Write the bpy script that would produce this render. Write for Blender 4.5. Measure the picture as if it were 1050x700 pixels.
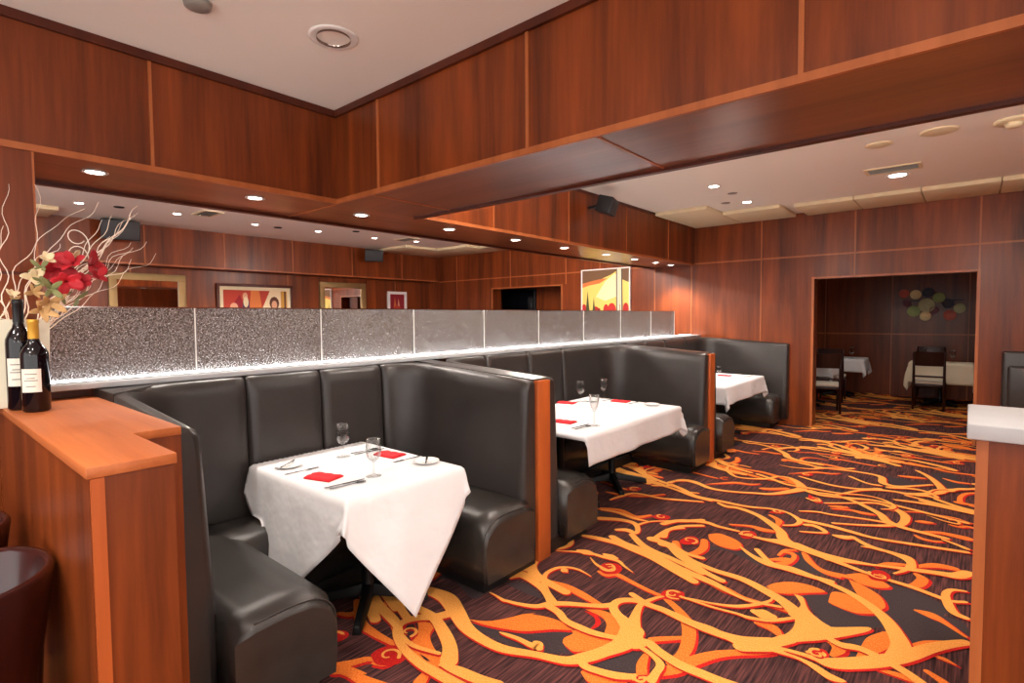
import bpy, bmesh, math, random
from mathutils import Vector, Matrix
random.seed(7)
for o in list(bpy.data.objects): bpy.data.objects.remove(o)
SC = bpy.context.scene
COL = SC.collection

# ------------------------------------------------------------------ camera, light, exposure
def set_camera():
    f, yaw, p, rl = 550.26, math.radians(40.507), math.radians(2.63), math.radians(-.4409)
    fw = Vector((-math.sin(yaw)*math.cos(p), math.cos(yaw)*math.cos(p), -math.sin(p)))
    r0 = Vector((math.cos(yaw), math.sin(yaw), 0)); u0 = r0.cross(fw)
    r = r0*math.cos(rl)+u0*math.sin(rl); u = u0*math.cos(rl)-r0*math.sin(rl)
    cd = bpy.data.cameras.new('camera'); co = bpy.data.objects.new('camera', cd); COL.objects.link(co)
    m = Matrix((r, u, -fw)).transposed().to_4x4(); m.translation = Vector((0, 0, 1.6))
    co.matrix_world = m
    cd.sensor_width = 36; cd.lens = f/1050*36; cd.clip_start = .05; cd.clip_end = 60
    SC.camera = co
set_camera()
SC.view_settings.view_transform = 'Standard'; SC.view_settings.look = 'None'
SC.view_settings.exposure = 0.25; SC.view_settings.gamma = 1; SC.view_settings.use_curve_mapping = False
W = bpy.data.worlds.new('world'); SC.world = W; W.use_nodes = True
W.node_tree.nodes['Background'].inputs[0].default_value = (1.0, .95, .92, 1)
W.node_tree.nodes['Background'].inputs[1].default_value = 2.2
SPOT_W = 90.0        # ceiling downlights over the aisle, plus the added near-bay ones
SOFFIT_W = 58.0      # soffit downlights over the glass
BACK_W = 150.0        # downlights in the room beyond the glass
ALCOVE_W = 34.0  # added downlights, unseen, that brighten the alcove
FILL_W = 95.0  # added fill lamps, unseen, over the aisle and in the near bay
FILL_B = 750.0  # added fill lamps, unseen, in the room beyond the glass
STRIP_E = 16.0        # led strip under the glass
WARM = (1.0, .91, .82)

ZS, ZC = 2.416, 3.037

# ------------------------------------------------------------------ materials
def mat(name):
    m = bpy.data.materials.new(name); m.use_nodes = True
    return m, m.node_tree.nodes, m.node_tree.links, m.node_tree.nodes['Principled BSDF']
def lin(c):
    return tuple((v/255/12.92 if v/255 <= .04045 else ((v/255+.055)/1.055)**2.4) for v in c)+(1,)
def plain(name, c, rough=.5, metal=0, bump=0, bscale=200, spec=.5, coat=0, trans=0, ior=1.45, emit=0, ec=None, var=0):
    m, N, L, B = mat(name)
    col = lin(c)
    B.inputs['Base Color'].default_value = col; B.inputs['Roughness'].default_value = rough
    B.inputs['Metallic'].default_value = metal; B.inputs['Specular IOR Level'].default_value = spec
    B.inputs['Coat Weight'].default_value = coat; B.inputs['Transmission Weight'].default_value = trans
    B.inputs['IOR'].default_value = ior
    if emit:
        B.inputs['Emission Color'].default_value = ec or col; B.inputs['Emission Strength'].default_value = emit
    tc = N.new('ShaderNodeTexCoord'); no = N.new('ShaderNodeTexNoise')
    no.inputs['Scale'].default_value = bscale; no.inputs['Detail'].default_value = 3
    L.new(tc.outputs['Object'], no.inputs['Vector'])
    if bump:
        b = N.new('ShaderNodeBump'); b.inputs['Strength'].default_value = bump; b.inputs['Distance'].default_value = .03 if bscale < 10 else .004
        L.new(no.outputs[0], b.inputs['Height']); L.new(b.outputs[0], B.inputs['Normal'])
    if var:
        n2 = N.new('ShaderNodeTexNoise'); n2.inputs['Scale'].default_value = 6; L.new(tc.outputs['Object'], n2.inputs['Vector'])
        r = N.new('ShaderNodeValToRGB')
        r.color_ramp.elements[0].position = .3; r.color_ramp.elements[1].position = .7
        r.color_ramp.elements[0].color = tuple(v*(1-var) for v in col[:3])+(1,)
        r.color_ramp.elements[1].color = tuple(min(1, v*(1+var)) for v in col[:3])+(1,)
        L.new(n2.outputs[0], r.inputs[0]); L.new(r.outputs[0], B.inputs['Base Color'])
    return m
def wood(name, dark, light, rough=.36, axis='z', coat=.10, fine=1.0):
    m, N, L, B = mat(name)
    tc = N.new('ShaderNodeTexCoord')
    mp = N.new('ShaderNodeMapping'); mp.inputs['Scale'].default_value = {'z': (5, 5, .35), 'x': (.35, 5, 5), 'y': (5, .35, 5)}[axis]
    L.new(tc.outputs['Object'], mp.inputs[0])
    n1 = N.new('ShaderNodeTexNoise'); n1.inputs['Scale'].default_value = 1.0; n1.inputs['Detail'].default_value = 6; n1.inputs['Roughness'].default_value = .6; n1.inputs['Distortion'].default_value = .6
    mp2 = N.new('ShaderNodeMapping'); mp2.inputs['Scale'].default_value = {'z': (60*fine, 60*fine, 3), 'x': (3, 60*fine, 60*fine), 'y': (60*fine, 3, 60*fine)}[axis]
    L.new(tc.outputs['Object'], mp2.inputs[0])
    n2 = N.new('ShaderNodeTexNoise'); n2.inputs['Scale'].default_value = 1.0; n2.inputs['Detail'].default_value = 4
    L.new(mp.outputs[0], n1.inputs['Vector']); L.new(mp2.outputs[0], n2.inputs['Vector'])
    mx = N.new('ShaderNodeMath'); mx.operation = 'MULTIPLY_ADD'; mx.inputs[1].default_value = .22
    L.new(n2.outputs[0], mx.inputs[0])
    sb = N.new('ShaderNodeMath'); sb.operation = 'SUBTRACT'; sb.inputs[1].default_value = .11
    L.new(n1.outputs[0], sb.inputs[0]); L.new(sb.outputs[0], mx.inputs[2])
    r = N.new('ShaderNodeValToRGB'); r.color_ramp.elements[0].position = .27; r.color_ramp.elements[1].position = .76
    r.color_ramp.elements[0].color = lin(dark); r.color_ramp.elements[1].color = lin(light)
    L.new(mx.outputs[0], r.inputs[0]); L.new(r.outputs[0], B.inputs['Base Color'])
    B.inputs['Specular IOR Level'].default_value = .28; B.inputs['Roughness'].default_value = rough; B.inputs['Coat Weight'].default_value = coat; B.inputs['Coat Roughness'].default_value = .22
    return m

RCX = .035
M = {}
M['wood'] = wood('cherry_panel', (72, 30, 12), (144, 67, 26))
M['wood_trim'] = wood('cherry_trim', (146, 78, 40), (182, 104, 58), fine=.5)
M['wood_dark'] = wood('dark_trim', (62, 24, 14), (92, 38, 20))
M['wood_x'] = wood('cherry_sheen_x', (104, 60, 40), (150, 90, 58), axis='x', rough=.34, coat=.8)  # paler, greyer base paints in the reflected sheen of the beam underside
M['wood_y'] = wood('cherry_sheen_y', (112, 66, 42), (156, 96, 62), axis='y', rough=.34, coat=.8)  # same reflected sheen put into the base colour, soffit underside
M['wood_top'] = wood('counter_top_wood', (152, 78, 38), (194, 110, 60), axis='x', rough=.5)
M['wood_post'] = wood('post_wood', (150, 70, 30), (190, 94, 42), rough=.4)
M['plaster'] = plain('ceiling_plaster', (242, 236, 226), .9, bump=.05, bscale=60)
M['cream'] = plain('cream_panel', (222, 205, 170), .7, bump=.03)
M['leather'] = plain('black_leather', (50, 45, 43), .30, bump=.25, bscale=260, spec=.55, var=.12)
M['leather_seat'] = plain('black_leather_seat', (48, 44, 41), .26, bump=.3, bscale=200, spec=.6, var=.15)
M['black'] = plain('black_vinyl', (24, 22, 22), .45)
M['iron'] = plain('black_iron', (18, 18, 19), .5, metal=.3, bump=.2, bscale=120)
M['cloth'] = plain('white_linen', (218, 216, 217), .85, bump=.6, bscale=4.5)
M['cloth_tan'] = plain('cream_linen', (226, 210, 184), .85, bump=.35, bscale=8)
M['red'] = plain('red_napkin', (206, 24, 34), .8, bump=.3, bscale=90)
M['steel'] = plain('steel', (190, 190, 192), .22, metal=1)
M['chrome'] = plain('chrome', (225, 222, 220), .12, metal=1)
M['china'] = plain('white_china', (242, 240, 238), .2, coat=.5)
def clear_glass():
    m, N, L, B = mat('clear_glass'); out = N['Material Output']
    tr = N.new('ShaderNodeBsdfTransparent'); gl = N.new('ShaderNodeBsdfGlossy'); gl.inputs['Roughness'].default_value = .04
    fr = N.new('ShaderNodeLayerWeight'); fr.inputs[0].default_value = .18
    mx = N.new('ShaderNodeMixShader'); L.new(fr.outputs[1], mx.inputs[0]); L.new(tr.outputs[0], mx.inputs[1]); L.new(gl.outputs[0], mx.inputs[2])
    tr.inputs[0].default_value = (.93, .94, .94, 1)
    L.new(mx.outputs[0], out.inputs[0]); return m
M['glass'] = clear_glass()
M['stone'] = plain('light_solid_surface', (178, 178, 180), .4, bump=.05, bscale=300, var=.05)
M['gold'] = plain('gilt_frame', (150, 124, 84), .45, metal=.6, bump=.6, bscale=70)
M['mirror'] = plain('mirror_glass', (235, 235, 235), .02, metal=1)
M['dark_red_wood'] = wood('mahogany_lacquer', (34, 8, 8), (54, 14, 12), rough=.2, coat=.6)
M['chair_wood'] = wood('dark_chair_wood', (34, 12, 10), (52, 20, 14), rough=.3)
M['seat_pad'] = plain('cream_seat_pad', (220, 208, 190), .6)
M['speaker'] = plain('speaker_black', (26, 27, 29), .55, bump=.5, bscale=400)
M['speaker_grey'] = plain('speaker_grille', (50, 52, 56), .5, bump=.6, bscale=500)
M['grey_metal'] = plain('grey_grille', (150, 146, 138), .5, metal=.3)
M['dark'] = plain('dark_recess', (20, 16, 14), .8)
M['lens'] = plain('lamp_lens', (255, 250, 240), .3, emit=26, ec=(1, .93, .84, 1))
M['lens_off'] = plain('lamp_lens_off', (150, 130, 120), .08, metal=.9)
M['strip'] = plain('led_strip', (255, 255, 255), .5, emit=STRIP_E, ec=(.93, .96, 1, 1))
M['white_trim'] = plain('white_lamp_ring', (235, 232, 226), .5)
M['vase'] = plain('cream_ceramic', (232, 224, 200), .45)
M['bottle'] = plain('dark_bottle_glass', (10, 6, 12), .06, spec=.5, coat=.2)
M['foil_black'] = plain('black_capsule', (14, 12, 14), .35)
M['foil_gold'] = plain('gold_capsule', (206, 158, 60), .4, metal=.4)
M['label'] = plain('cream_label', (222, 214, 200), .7)
M['ink'] = plain('grey_ink', (120, 112, 108), .8)
M['twig'] = plain('pale_twig', (244, 226, 206), .8)
M['petal'] = plain('red_petal', (196, 36, 48), .6, var=.35)
M['petal_pale'] = plain('cream_petal', (232, 212, 170), .7)
M['leaf'] = plain('sage_leaf', (128, 130, 84), .7, var=.3)
M['husk'] = plain('dried_husk', (206, 166, 112), .8, var=.2)
M['tv'] = plain('screen_black', (10, 12, 18), .15)

def glass_panel_mat():
    m, N, L, B = mat('textured_glass')
    tc = N.new('ShaderNodeTexCoord'); vo = N.new('ShaderNodeTexNoise'); vo.inputs['Scale'].default_value = 128; vo.inputs['Detail'].default_value = 2
    L.new(tc.outputs['Object'], vo.inputs['Vector'])
    b = N.new('ShaderNodeBump'); b.inputs['Strength'].default_value = 1.0; b.inputs['Distance'].default_value = .012
    L.new(vo.outputs[0], b.inputs['Height'])
    B.inputs['Base Color'].default_value = lin((214, 214, 210)); B.inputs['Roughness'].default_value = .22
    B.inputs['Transmission Weight'].default_value = .8; B.inputs['IOR'].default_value = 1.5
    L.new(b.outputs[0], B.inputs['Normal'])
    r = N.new('ShaderNodeValToRGB'); r.color_ramp.elements[0].position = .4; r.color_ramp.elements[1].position = .6
    r.color_ramp.elements[0].color = lin((104, 84, 70)); r.color_ramp.elements[1].color = lin((250, 250, 250))  # brown-to-white speckle paints the sparkle of the glass into its base colour
    L.new(vo.outputs[0], r.inputs[0]); L.new(r.outputs[0], B.inputs['Base Color'])
    return m
M['tex_glass'] = glass_panel_mat()

def carpet_mat(name, a, b, c, streak=True, rough=.95):
    m, N, L, B = mat(name)
    tc = N.new('ShaderNodeTexCoord'); mp = N.new('ShaderNodeMapping')
    mp.inputs['Scale'].default_value = (95, 4, 1) if streak else (220, 90, 1)
    L.new(tc.outputs['Object'], mp.inputs[0])
    n = N.new('ShaderNodeTexNoise'); n.inputs['Scale'].default_value = 1; n.inputs['Detail'].default_value = 3; L.new(mp.outputs[0], n.inputs['Vector'])
    r = N.new('ShaderNodeValToRGB'); e = r.color_ramp.elements
    e[0].position = .33; e[0].color = lin(a); e[1].position = .66; e[1].color = lin(c)
    k = e.new(.5); k.color = lin(b)
    L.new(n.outputs[0], r.inputs[0]); L.new(r.outputs[0], B.inputs['Base Color'])
    B.inputs['Roughness'].default_value = rough; B.inputs['Specular IOR Level'].default_value = .1
    n3 = N.new('ShaderNodeTexNoise'); n3.inputs['Scale'].default_value = 350; L.new(tc.outputs['Object'], n3.inputs['Vector'])
    bp = N.new('ShaderNodeBump'); bp.inputs['Strength'].default_value = .3; bp.inputs['Distance'].default_value = .003
    L.new(n3.outputs[0], bp.inputs['Height']); L.new(bp.outputs[0], B.inputs['Normal'])
    return m
M['cp_base'] = carpet_mat('carpet_base', (42, 28, 30), (74, 46, 45), (106, 62, 58))
M['cp_char'] = carpet_mat('carpet_charcoal', (54, 44, 46), (62, 52, 54), (72, 60, 60), False)
M['cp_red'] = carpet_mat('carpet_red', (160, 22, 26), (190, 34, 30), (208, 48, 36), False)
M['cp_orange'] = carpet_mat('carpet_orange', (214, 96, 34), (228, 116, 44), (240, 140, 62), False)
M['cp_yellow'] = carpet_mat('carpet_yellow', (226, 146, 62), (236, 158, 74), (244, 172, 92), False)

# ------------------------------------------------------------------ mesh helpers
class MB:
    def __init__(s): s.v = []; s.f = []; s.m = []; s.sm = []
    def add(s, v, f, mi=0, smooth=False):
        n = len(s.v); s.v += [tuple(p) for p in v]; s.f += [tuple(i+n for i in q) for q in f]
        s.m += [mi]*len(f); s.sm += [smooth]*len(f); return s
    def box(s, x0, x1, y0, y1, z0, z1, mi=0):
        v = [(x, y, z) for x in (x0, x1) for y in (y0, y1) for z in (z0, z1)]
        return s.add(v, [(0, 1, 3, 2), (4, 6, 7, 5), (0, 4, 5, 1), (2, 3, 7, 6), (0, 2, 6, 4), (1, 5, 7, 3)], mi)
    def prism(s, pts, d, mi=0, smooth=False):
        n = len(pts); d = Vector(d)
        v = [Vector(p) for p in pts]+[Vector(p)+d for p in pts]
        f = [tuple(range(n-1, -1, -1)), tuple(range(n, 2*n))]
        s.add(v, f, mi); 
        s.add(v, [(i, (i+1) % n, n+(i+1) % n, n+i) for i in range(n)], mi, smooth); return s
    def loft(s, rings, closed=True, caps=True, mi=0, smooth=True):
        n = len(rings[0]); v = [p for r in rings for p in r]; f = []
        for a in range(len(rings)-1):
            for i in range(n if closed else n-1):
                j = (i+1) % n; f.append((a*n+i, a*n+j, (a+1)*n+j, (a+1)*n+i))
        s.add(v, f, mi, smooth)
        if caps and closed:
            s.add(rings[0], [tuple(range(n-1, -1, -1))], mi); s.add(rings[-1], [tuple(range(n))], mi)
        return s
    def tube(s, path, r, n=8, mi=0):
        path = [Vector(p) for p in path]; rings = []; up = None
        for i, p in enumerate(path):
            d = (path[min(i+1, len(path)-1)]-path[max(i-1, 0)]).normalized()
            if up is None: up = d.orthogonal().normalized()
            up = (up-d*up.dot(d)).normalized(); w = d.cross(up)
            rr = r[i] if isinstance(r, (list, tuple)) else r
            rings.append([p+(up*math.cos(t)+w*math.sin(t))*rr for t in [2*math.pi*k/n for k in range(n)]])
        return s.loft(rings, mi=mi)
    def lathe(s, prof, c=(0, 0, 0), n=24, mi=0, caps=False):
        rings = [[(c[0]+r*math.cos(2*math.pi*k/n), c[1]+r*math.sin(2*math.pi*k/n), c[2]+z) for k in range(n)] for r, z in prof]
        return s.loft(rings, mi=mi, caps=caps)
    def build(s, name, mats, parent=None, bevel=0, seg=2, local=False, kind=None):
        me = bpy.data.meshes.new(name)
        off = Vector((0, 0, 0))
        if parent is not None and not local: off = parent.matrix_basis.translation.copy()
        p = parent.parent if parent is not None else None
        while p is not None and not local: off += p.matrix_basis.translation; p = p.parent
        me.from_pydata([tuple(Vector(v)-off) for v in s.v], [], s.f)
        if not isinstance(mats, (list, tuple)): mats = [mats]
        for q in mats: me.materials.append(M[q] if isinstance(q, str) else q)
        me.polygons.foreach_set('material_index', s.m); me.polygons.foreach_set('use_smooth', s.sm)
        bm = bmesh.new(); bm.from_mesh(me)
        bmesh.ops.remove_doubles(bm, verts=bm.verts, dist=1e-5)
        bmesh.ops.recalc_face_normals(bm, faces=bm.faces)
        if bevel:
            bmesh.ops.bevel(bm, geom=bm.edges[:], offset=bevel, segments=seg, affect='EDGES', profile=.5, clamp_overlap=True)
            for q in bm.faces: q.smooth = True
        bm.to_mesh(me); bm.free()
        if bevel:
            try: me.set_sharp_from_angle(angle=math.radians(50))
            except Exception: pass
        o = bpy.data.objects.new(name, me); COL.objects.link(o)
        if parent is not None: o.parent = parent
        if kind: o['kind'] = kind
        return o
def BX(*a): return MB().box(*a)
def struct(name, mb, mats, bevel=0, parent=None):
    o = mb.build(name, mats, parent, bevel); o['kind'] = 'structure'; return o
def tag(o, label, cat, group=None):
    o['label'] = label; o['category'] = cat
    if group: o['group'] = group
    return o
def thing(name, loc, label, cat, group=None, rz=0):
    o = bpy.data.objects.new(name, None); COL.objects.link(o); o.location = loc; o.rotation_euler.z = rz
    o.empty_display_size = .1
    return tag(o, label, cat, group)
def copy_tree(o, parent=None):
    c = o.copy(); COL.objects.link(c)
    if parent is not None: c.parent = parent
    for ch in [q for q in bpy.data.objects if q.parent == o and q is not c]: copy_tree(ch, c)
    return c
NT = [0]
def trim(x0, x1, y0, y1, z0, z1, m='wood_trim'):
    NT[0] += 1
    return struct('trim_%d' % NT[0], BX(x0, x1, y0, y1, z0, z1), m)
def crom(pts, k=6):
    n = len(pts[0]); out = []
    P = [pts[0]]+list(pts)+[pts[-1]]
    for i in range(1, len(P)-2):
        a, b, c, d = P[i-1:i+3]
        for j in range(k):
            t = j/k
            out.append(tuple(.5*(2*b[q]+(c[q]-a[q])*t+(2*a[q]-5*b[q]+4*c[q]-d[q])*t*t+(3*b[q]-a[q]-3*c[q]+d[q])*t**3) for q in range(n)))
    out.append(tuple(pts[-1])); return out

CARPET = [
('Y',[(-2.372,2.012,8),(-2.228,2.019,11),(-2.082,1.956,10),(-1.937,1.887,8),(-1.806,1.866,6.5),(-1.673,1.875,6),(-1.523,1.942,5),(-1.392,1.995,6),(-1.334,2.071,8),(-1.287,2.168,8),(-1.249,2.288,11),(-1.266,2.4,13)]),
('Y',[(-1.257,2.302,10),(-1.27,2.397,11),(-1.339,2.453,8),(-1.407,2.492,6),(-1.459,2.55,5),(-1.457,2.623,5),(-1.39,2.679,5),(-1.298,2.684,4.5),(-1.175,2.685,4.5),(-1.063,2.671,4.5),(-0.963,2.675,4.5),(-0.819,2.646,4.5),(-0.781,2.699,5),(-0.696,2.751,7),(-0.646,2.831,8)]),
('Y',[(-1.228,2.347,10),(-1.292,2.469,7),(-1.332,2.579,4.5),(-1.348,2.668,3.5),(-1.318,2.773,2.5),(-1.287,2.821,1.5)]),
('Y',[(-1.468,2.556,5),(-1.512,2.506,4.5),(-1.584,2.459,4),(-1.675,2.402,4.5),(-1.739,2.344,5),(-1.783,2.276,4),(-1.872,2.233,3),(-1.943,2.215,2.5),(-1.966,2.208,2.5),(-2.036,2.219,1.5),(-2.084,2.222,1)]),
('Y',[(-1.731,2.351,5),(-1.854,2.442,5),(-1.978,2.489,6),(-2.07,2.508,8),(-2.098,2.485,8),(-2.106,2.439,4)]),
('Y',[(-1.724,2.369,4),(-1.827,2.435,4),(-1.909,2.515,3.5),(-1.966,2.61,3),(-1.962,2.708,3),(-1.912,2.766,2.5),(-1.836,2.784,2),(-1.734,2.76,0.6)]),
('Y',[(-1.922,2.737,3),(-1.902,2.719,5.5),(-1.884,2.714,2)]),
('O',[(-1.901,2.553,3),(-1.79,2.568,5),(-1.684,2.553,6),(-1.592,2.533,5),(-1.523,2.523,3)]),
('Y',[(-1.75,2.322,5),(-1.66,2.307,5),(-1.579,2.265,4.5),(-1.49,2.259,5),(-1.402,2.266,4.5),(-1.298,2.299,4),(-1.235,2.321,6)]),
('R',[(-1.552,2.409,1),(-1.477,2.398,2.5),(-1.436,2.35,3),(-1.437,2.285,1)]),
('o',[(-1.562,2.426),(-1.494,2.475),(-1.398,2.475),(-1.318,2.424),(-1.28,2.346),(-1.324,2.305),(-1.364,2.298),(-1.401,2.379),(-1.462,2.422)]),
('o',[(-1.987,1.95),(-1.895,2.003),(-1.834,2.089),(-1.794,2.171),(-1.743,2.226),(-1.753,2.205),(-1.683,2.233),(-1.603,2.245),(-1.541,2.228),(-1.511,2.219),(-1.59,2.158),(-1.666,2.077),(-1.712,2.041),(-1.806,1.996),(-1.9,1.964)]),
('o',[(-1.511,2.219),(-1.448,2.249),(-1.355,2.283),(-1.283,2.311),(-1.293,2.252),(-1.334,2.157),(-1.396,2.082),(-1.444,2.086),(-1.484,2.103),(-1.5,2.142),(-1.488,2.194)]),
('c',[(-1.982,1.931),(-1.87,1.977),(-1.764,2.009),(-1.664,2.076),(-1.519,2.213),(-1.488,2.194),(-1.503,2.139),(-1.488,2.1),(-1.428,2.079),(-1.389,2.072),(-1.501,1.989),(-1.586,1.947),(-1.683,1.916),(-1.812,1.914),(-1.92,1.912)]),
('c',[(-1.324,2.039),(-1.26,2.123),(-1.216,2.227),(-1.183,2.283),(-1.141,2.26),(-1.132,2.193),(-1.111,2.106),(-1.17,2.073),(-1.252,2.058)]),
('c',[(-2.073,2.364),(-2.041,2.436),(-1.934,2.434),(-1.816,2.374),(-1.888,2.356),(-2.007,2.359)]),
('Y',[(-1.778,1.964,0.8),(-1.733,1.973,2.5),(-1.665,1.983,3),(-1.591,1.983,4),(-1.567,1.999,7.5),(-1.541,1.989,4)]),
('Y',[(-2.101,1.916,7),(-2.128,1.857,7),(-2.193,1.791,6),(-2.225,1.712,5),(-2.198,1.647,4.5),(-2.11,1.592,4.5),(-2.003,1.561,5),(-1.886,1.547,5.5),(-1.796,1.551,6),(-1.688,1.557,6),(-1.601,1.566,6)]),
('Y',[(-1.815,1.602,2),(-1.732,1.622,6),(-1.605,1.643,6.5),(-1.521,1.665,7)]),
('O',[(-1.82,1.62,3),(-1.827,1.543,4),(-1.8,1.464,6)]),
('o',[(-2.18,1.766),(-2.088,1.807),(-2.05,1.748),(-2.016,1.712),(-1.926,1.665),(-1.789,1.627),(-1.8,1.565),(-1.904,1.55),(-2.01,1.555),(-2.083,1.594),(-2.067,1.649),(-2.114,1.718)]),
('r',[(-2.169,1.65),(-2.206,1.71),(-2.181,1.741),(-2.12,1.713),(-2.067,1.649),(-2.074,1.612),(-2.117,1.618)]),
('b',[(-2.144,1.649),(-2.191,1.71),(-2.174,1.736),(-2.124,1.71),(-2.081,1.658),(-2.077,1.62)]),
('b',[(-2.231,1.808),(-2.25,1.907),(-2.215,1.948),(-2.167,1.898),(-2.19,1.842)]),
('b',[(-1.954,1.592),(-1.916,1.595),(-1.874,1.589),(-1.899,1.581)]),
('O',[(-2.604,1.679,4),(-2.402,1.57,6),(-2.28,1.557,5),(-2.172,1.561,4),(-2.075,1.57,3)]),
('O',[(-2.564,1.543,3),(-2.507,1.579,5),(-2.483,1.661,5),(-2.376,1.712,2)]),
('O',[(-2.178,1.285,7),(-2.147,1.347,5),(-2.116,1.41,4),(-2.078,1.432,2)]),
('r',[(-2.127,1.439),(-2.136,1.49),(-2.103,1.557),(-2.01,1.555),(-1.971,1.512),(-1.987,1.458),(-2.047,1.416)]),
('O',[(-2.074,1.408,1.5),(-2.021,1.44,3),(-2.021,1.489,3.5),(-2.06,1.513,3),(-2.094,1.504,2),(-2.101,1.476,2),(-2.073,1.461,2),(-2.052,1.473,1)]),
('O',[(-2.178,1.285,7),(-2.094,1.302,5),(-1.995,1.317,6),(-1.898,1.35,5)]),
('O',[(-2.028,1.349,0.8),(-2.092,1.321,4),(-2.159,1.283,8)]),
('Y',[(-2.115,2.919,0.7),(-2.068,2.946,1.5),(-2.014,2.983,2),(-1.919,3.03,3),(-1.805,3.04,3.5),(-1.707,3.048,3),(-1.645,3.011,2),(-1.561,2.969,0.6)]),
('Y',[(-1.997,3.017,3),(-1.941,3.027,7.5),(-1.883,3.033,3)]),
('Y',[(-1.828,3.078,3),(-1.78,3.073,7),(-1.738,3.077,3)]),
('r',[(-1.762,2.896),(-1.764,2.972),(-1.703,3.015),(-1.641,2.979),(-1.628,2.906),(-1.677,2.849),(-1.725,2.859)]),
('Y',[(-1.879,2.979,0.6),(-1.81,2.927,2),(-1.753,2.904,2.5),(-1.69,2.895,3),(-1.681,2.946,2),(-1.716,2.976,1.5),(-1.745,2.952,1)]),
('O',[(-1.735,2.851,2.5),(-1.674,2.842,4),(-1.631,2.887,4.5),(-1.51,2.861,3.5),(-1.396,2.835,3.5),(-1.306,2.824,3)]),
('r',[(-1.317,2.835),(-1.315,2.894),(-1.274,2.936),(-1.221,2.937),(-1.202,2.891),(-1.226,2.828),(-1.269,2.808)]),
('Y',[(-1.212,2.848,1),(-1.256,2.83,1.6),(-1.283,2.852,1.6),(-1.266,2.905,1.6),(-1.23,2.916,1)]),
('Y',[(-1.215,2.881,2),(-1.137,2.883,2),(-1.039,2.885,2),(-0.911,2.904,2.2),(-0.852,2.905,3),(-0.757,2.948,3),(-0.663,3.062,2.5)]),
('Y',[(-1.212,2.875,1.5),(-1.132,2.9,2),(-1.053,2.921,2),(-0.943,2.973,3),(-0.859,3.068,3),(-0.816,3.149,2),(-0.812,3.193,1)]),
('Y',[(-0.845,2.984,5),(-0.805,2.988,10),(-0.76,2.994,5)]),
('O',[(-0.807,2.884,3),(-0.742,2.892,7),(-0.696,2.853,4),(-0.682,2.833,2)]),
('O',[(-1.263,2.806,4),(-1.167,2.742,5),(-1.078,2.647,7),(-1.021,2.519,7),(-0.996,2.39,6),(-1.012,2.294,5)]),
('O',[(-1.161,2.403,4),(-1.12,2.447,4),(-1.042,2.523,3)]),
('Y',[(-1.209,2.312,9),(-1.161,2.361,6),(-1.088,2.333,5.5),(-0.978,2.304,6),(-0.871,2.306,6),(-0.787,2.31,6),(-0.693,2.324,6)]),
('O',[(-1.023,2.196,5),(-0.981,2.266,7),(-0.941,2.371,7),(-0.888,2.471,6),(-0.824,2.548,5),(-0.719,2.64,4),(-0.677,2.676,2)]),
('Y',[(-1.34,2.047,5),(-1.3,2.018,4.5),(-1.234,2.028,4.5),(-1.159,2.052,5),(-1.095,2.094,4)]),
('O',[(-1.278,1.984,4),(-1.224,1.978,8),(-1.138,2.016,10)]),
('Y',[(-1.176,2.309,3),(-1.106,2.289,3),(-1.043,2.249,4),(-1.031,2.173,4),(-1.027,2.126,5)]),
('O',[(-1.127,2.272,3),(-1.108,2.195,5),(-1.074,2.128,5)]),
('r',[(-1.112,2.055),(-1.099,2.102),(-1.056,2.148),(-1.019,2.149),(-1.031,2.098),(-1.074,2.054)]),
('Y',[(-1.092,2.071,1.5),(-1.06,2.118,1.5),(-1.03,2.123,1.5),(-1.055,2.089,1.5)]),
('Y',[(-1.932,3.363,6),(-1.81,3.313,7),(-1.654,3.299,6),(-1.493,3.254,6),(-1.337,3.197,6.5),(-1.137,3.154,6),(-1.006,3.101,3),(-0.895,3.084,3),(-0.754,3.122,2.5)]),
('Y',[(-1.547,3.529,3),(-1.389,3.384,4.5),(-1.199,3.321,5),(-1.019,3.313,6),(-0.87,3.256,7),(-0.751,3.19,7.5),(-0.674,3.113,9)]),
('O',[(-1.328,3.238,3),(-1.265,3.174,4),(-1.146,3.146,4),(-1.06,3.128,7),(-0.953,3.103,4),(-0.87,3.105,3),(-0.711,3.107,3)]),
('y',[(-0.73,3.316),(-0.7,3.318),(-0.677,3.304),(-0.629,3.188),(-0.565,3.12),(-0.515,3.088),(-0.489,3.091),(-0.36,3.199),(-0.355,3.155),(-0.444,3.021),(-0.526,2.915),(-0.596,2.842),(-0.663,2.756),(-0.634,2.711),(-0.567,2.71),(-0.501,2.701),(-0.434,2.671),(-0.372,2.656),(-0.433,2.622),(-0.562,2.687),(-0.677,2.676),(-0.776,2.682),(-0.712,2.777),(-0.68,2.824),(-0.652,2.934),(-0.662,3.039),(-0.704,3.076),(-0.681,3.145),(-0.673,3.215),(-0.7,3.272)]),
('Y',[(-1.44,2.728,4),(-1.323,2.688,4.5),(-1.231,2.688,5),(-1.091,2.664,5.5),(-0.957,2.658,6),(-0.82,2.677,7),(-0.696,2.749,9)]),
('Y',[(-0.765,2.942,3),(-0.72,2.986,2),(-0.663,3.062,2.5)]),
('o',[(-0.877,3.318),(-0.859,3.375),(-0.812,3.442),(-0.757,3.481),(-0.677,3.496),(-0.6,3.466),(-0.675,3.389),(-0.758,3.307),(-0.824,3.28)]),
('o',[(-0.568,3.395),(-0.566,3.494),(-0.492,3.513),(-0.4,3.454),(-0.377,3.41),(-0.348,3.384),(-0.419,3.325),(-0.482,3.323),(-0.54,3.339),(-0.563,3.351)]),
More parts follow.
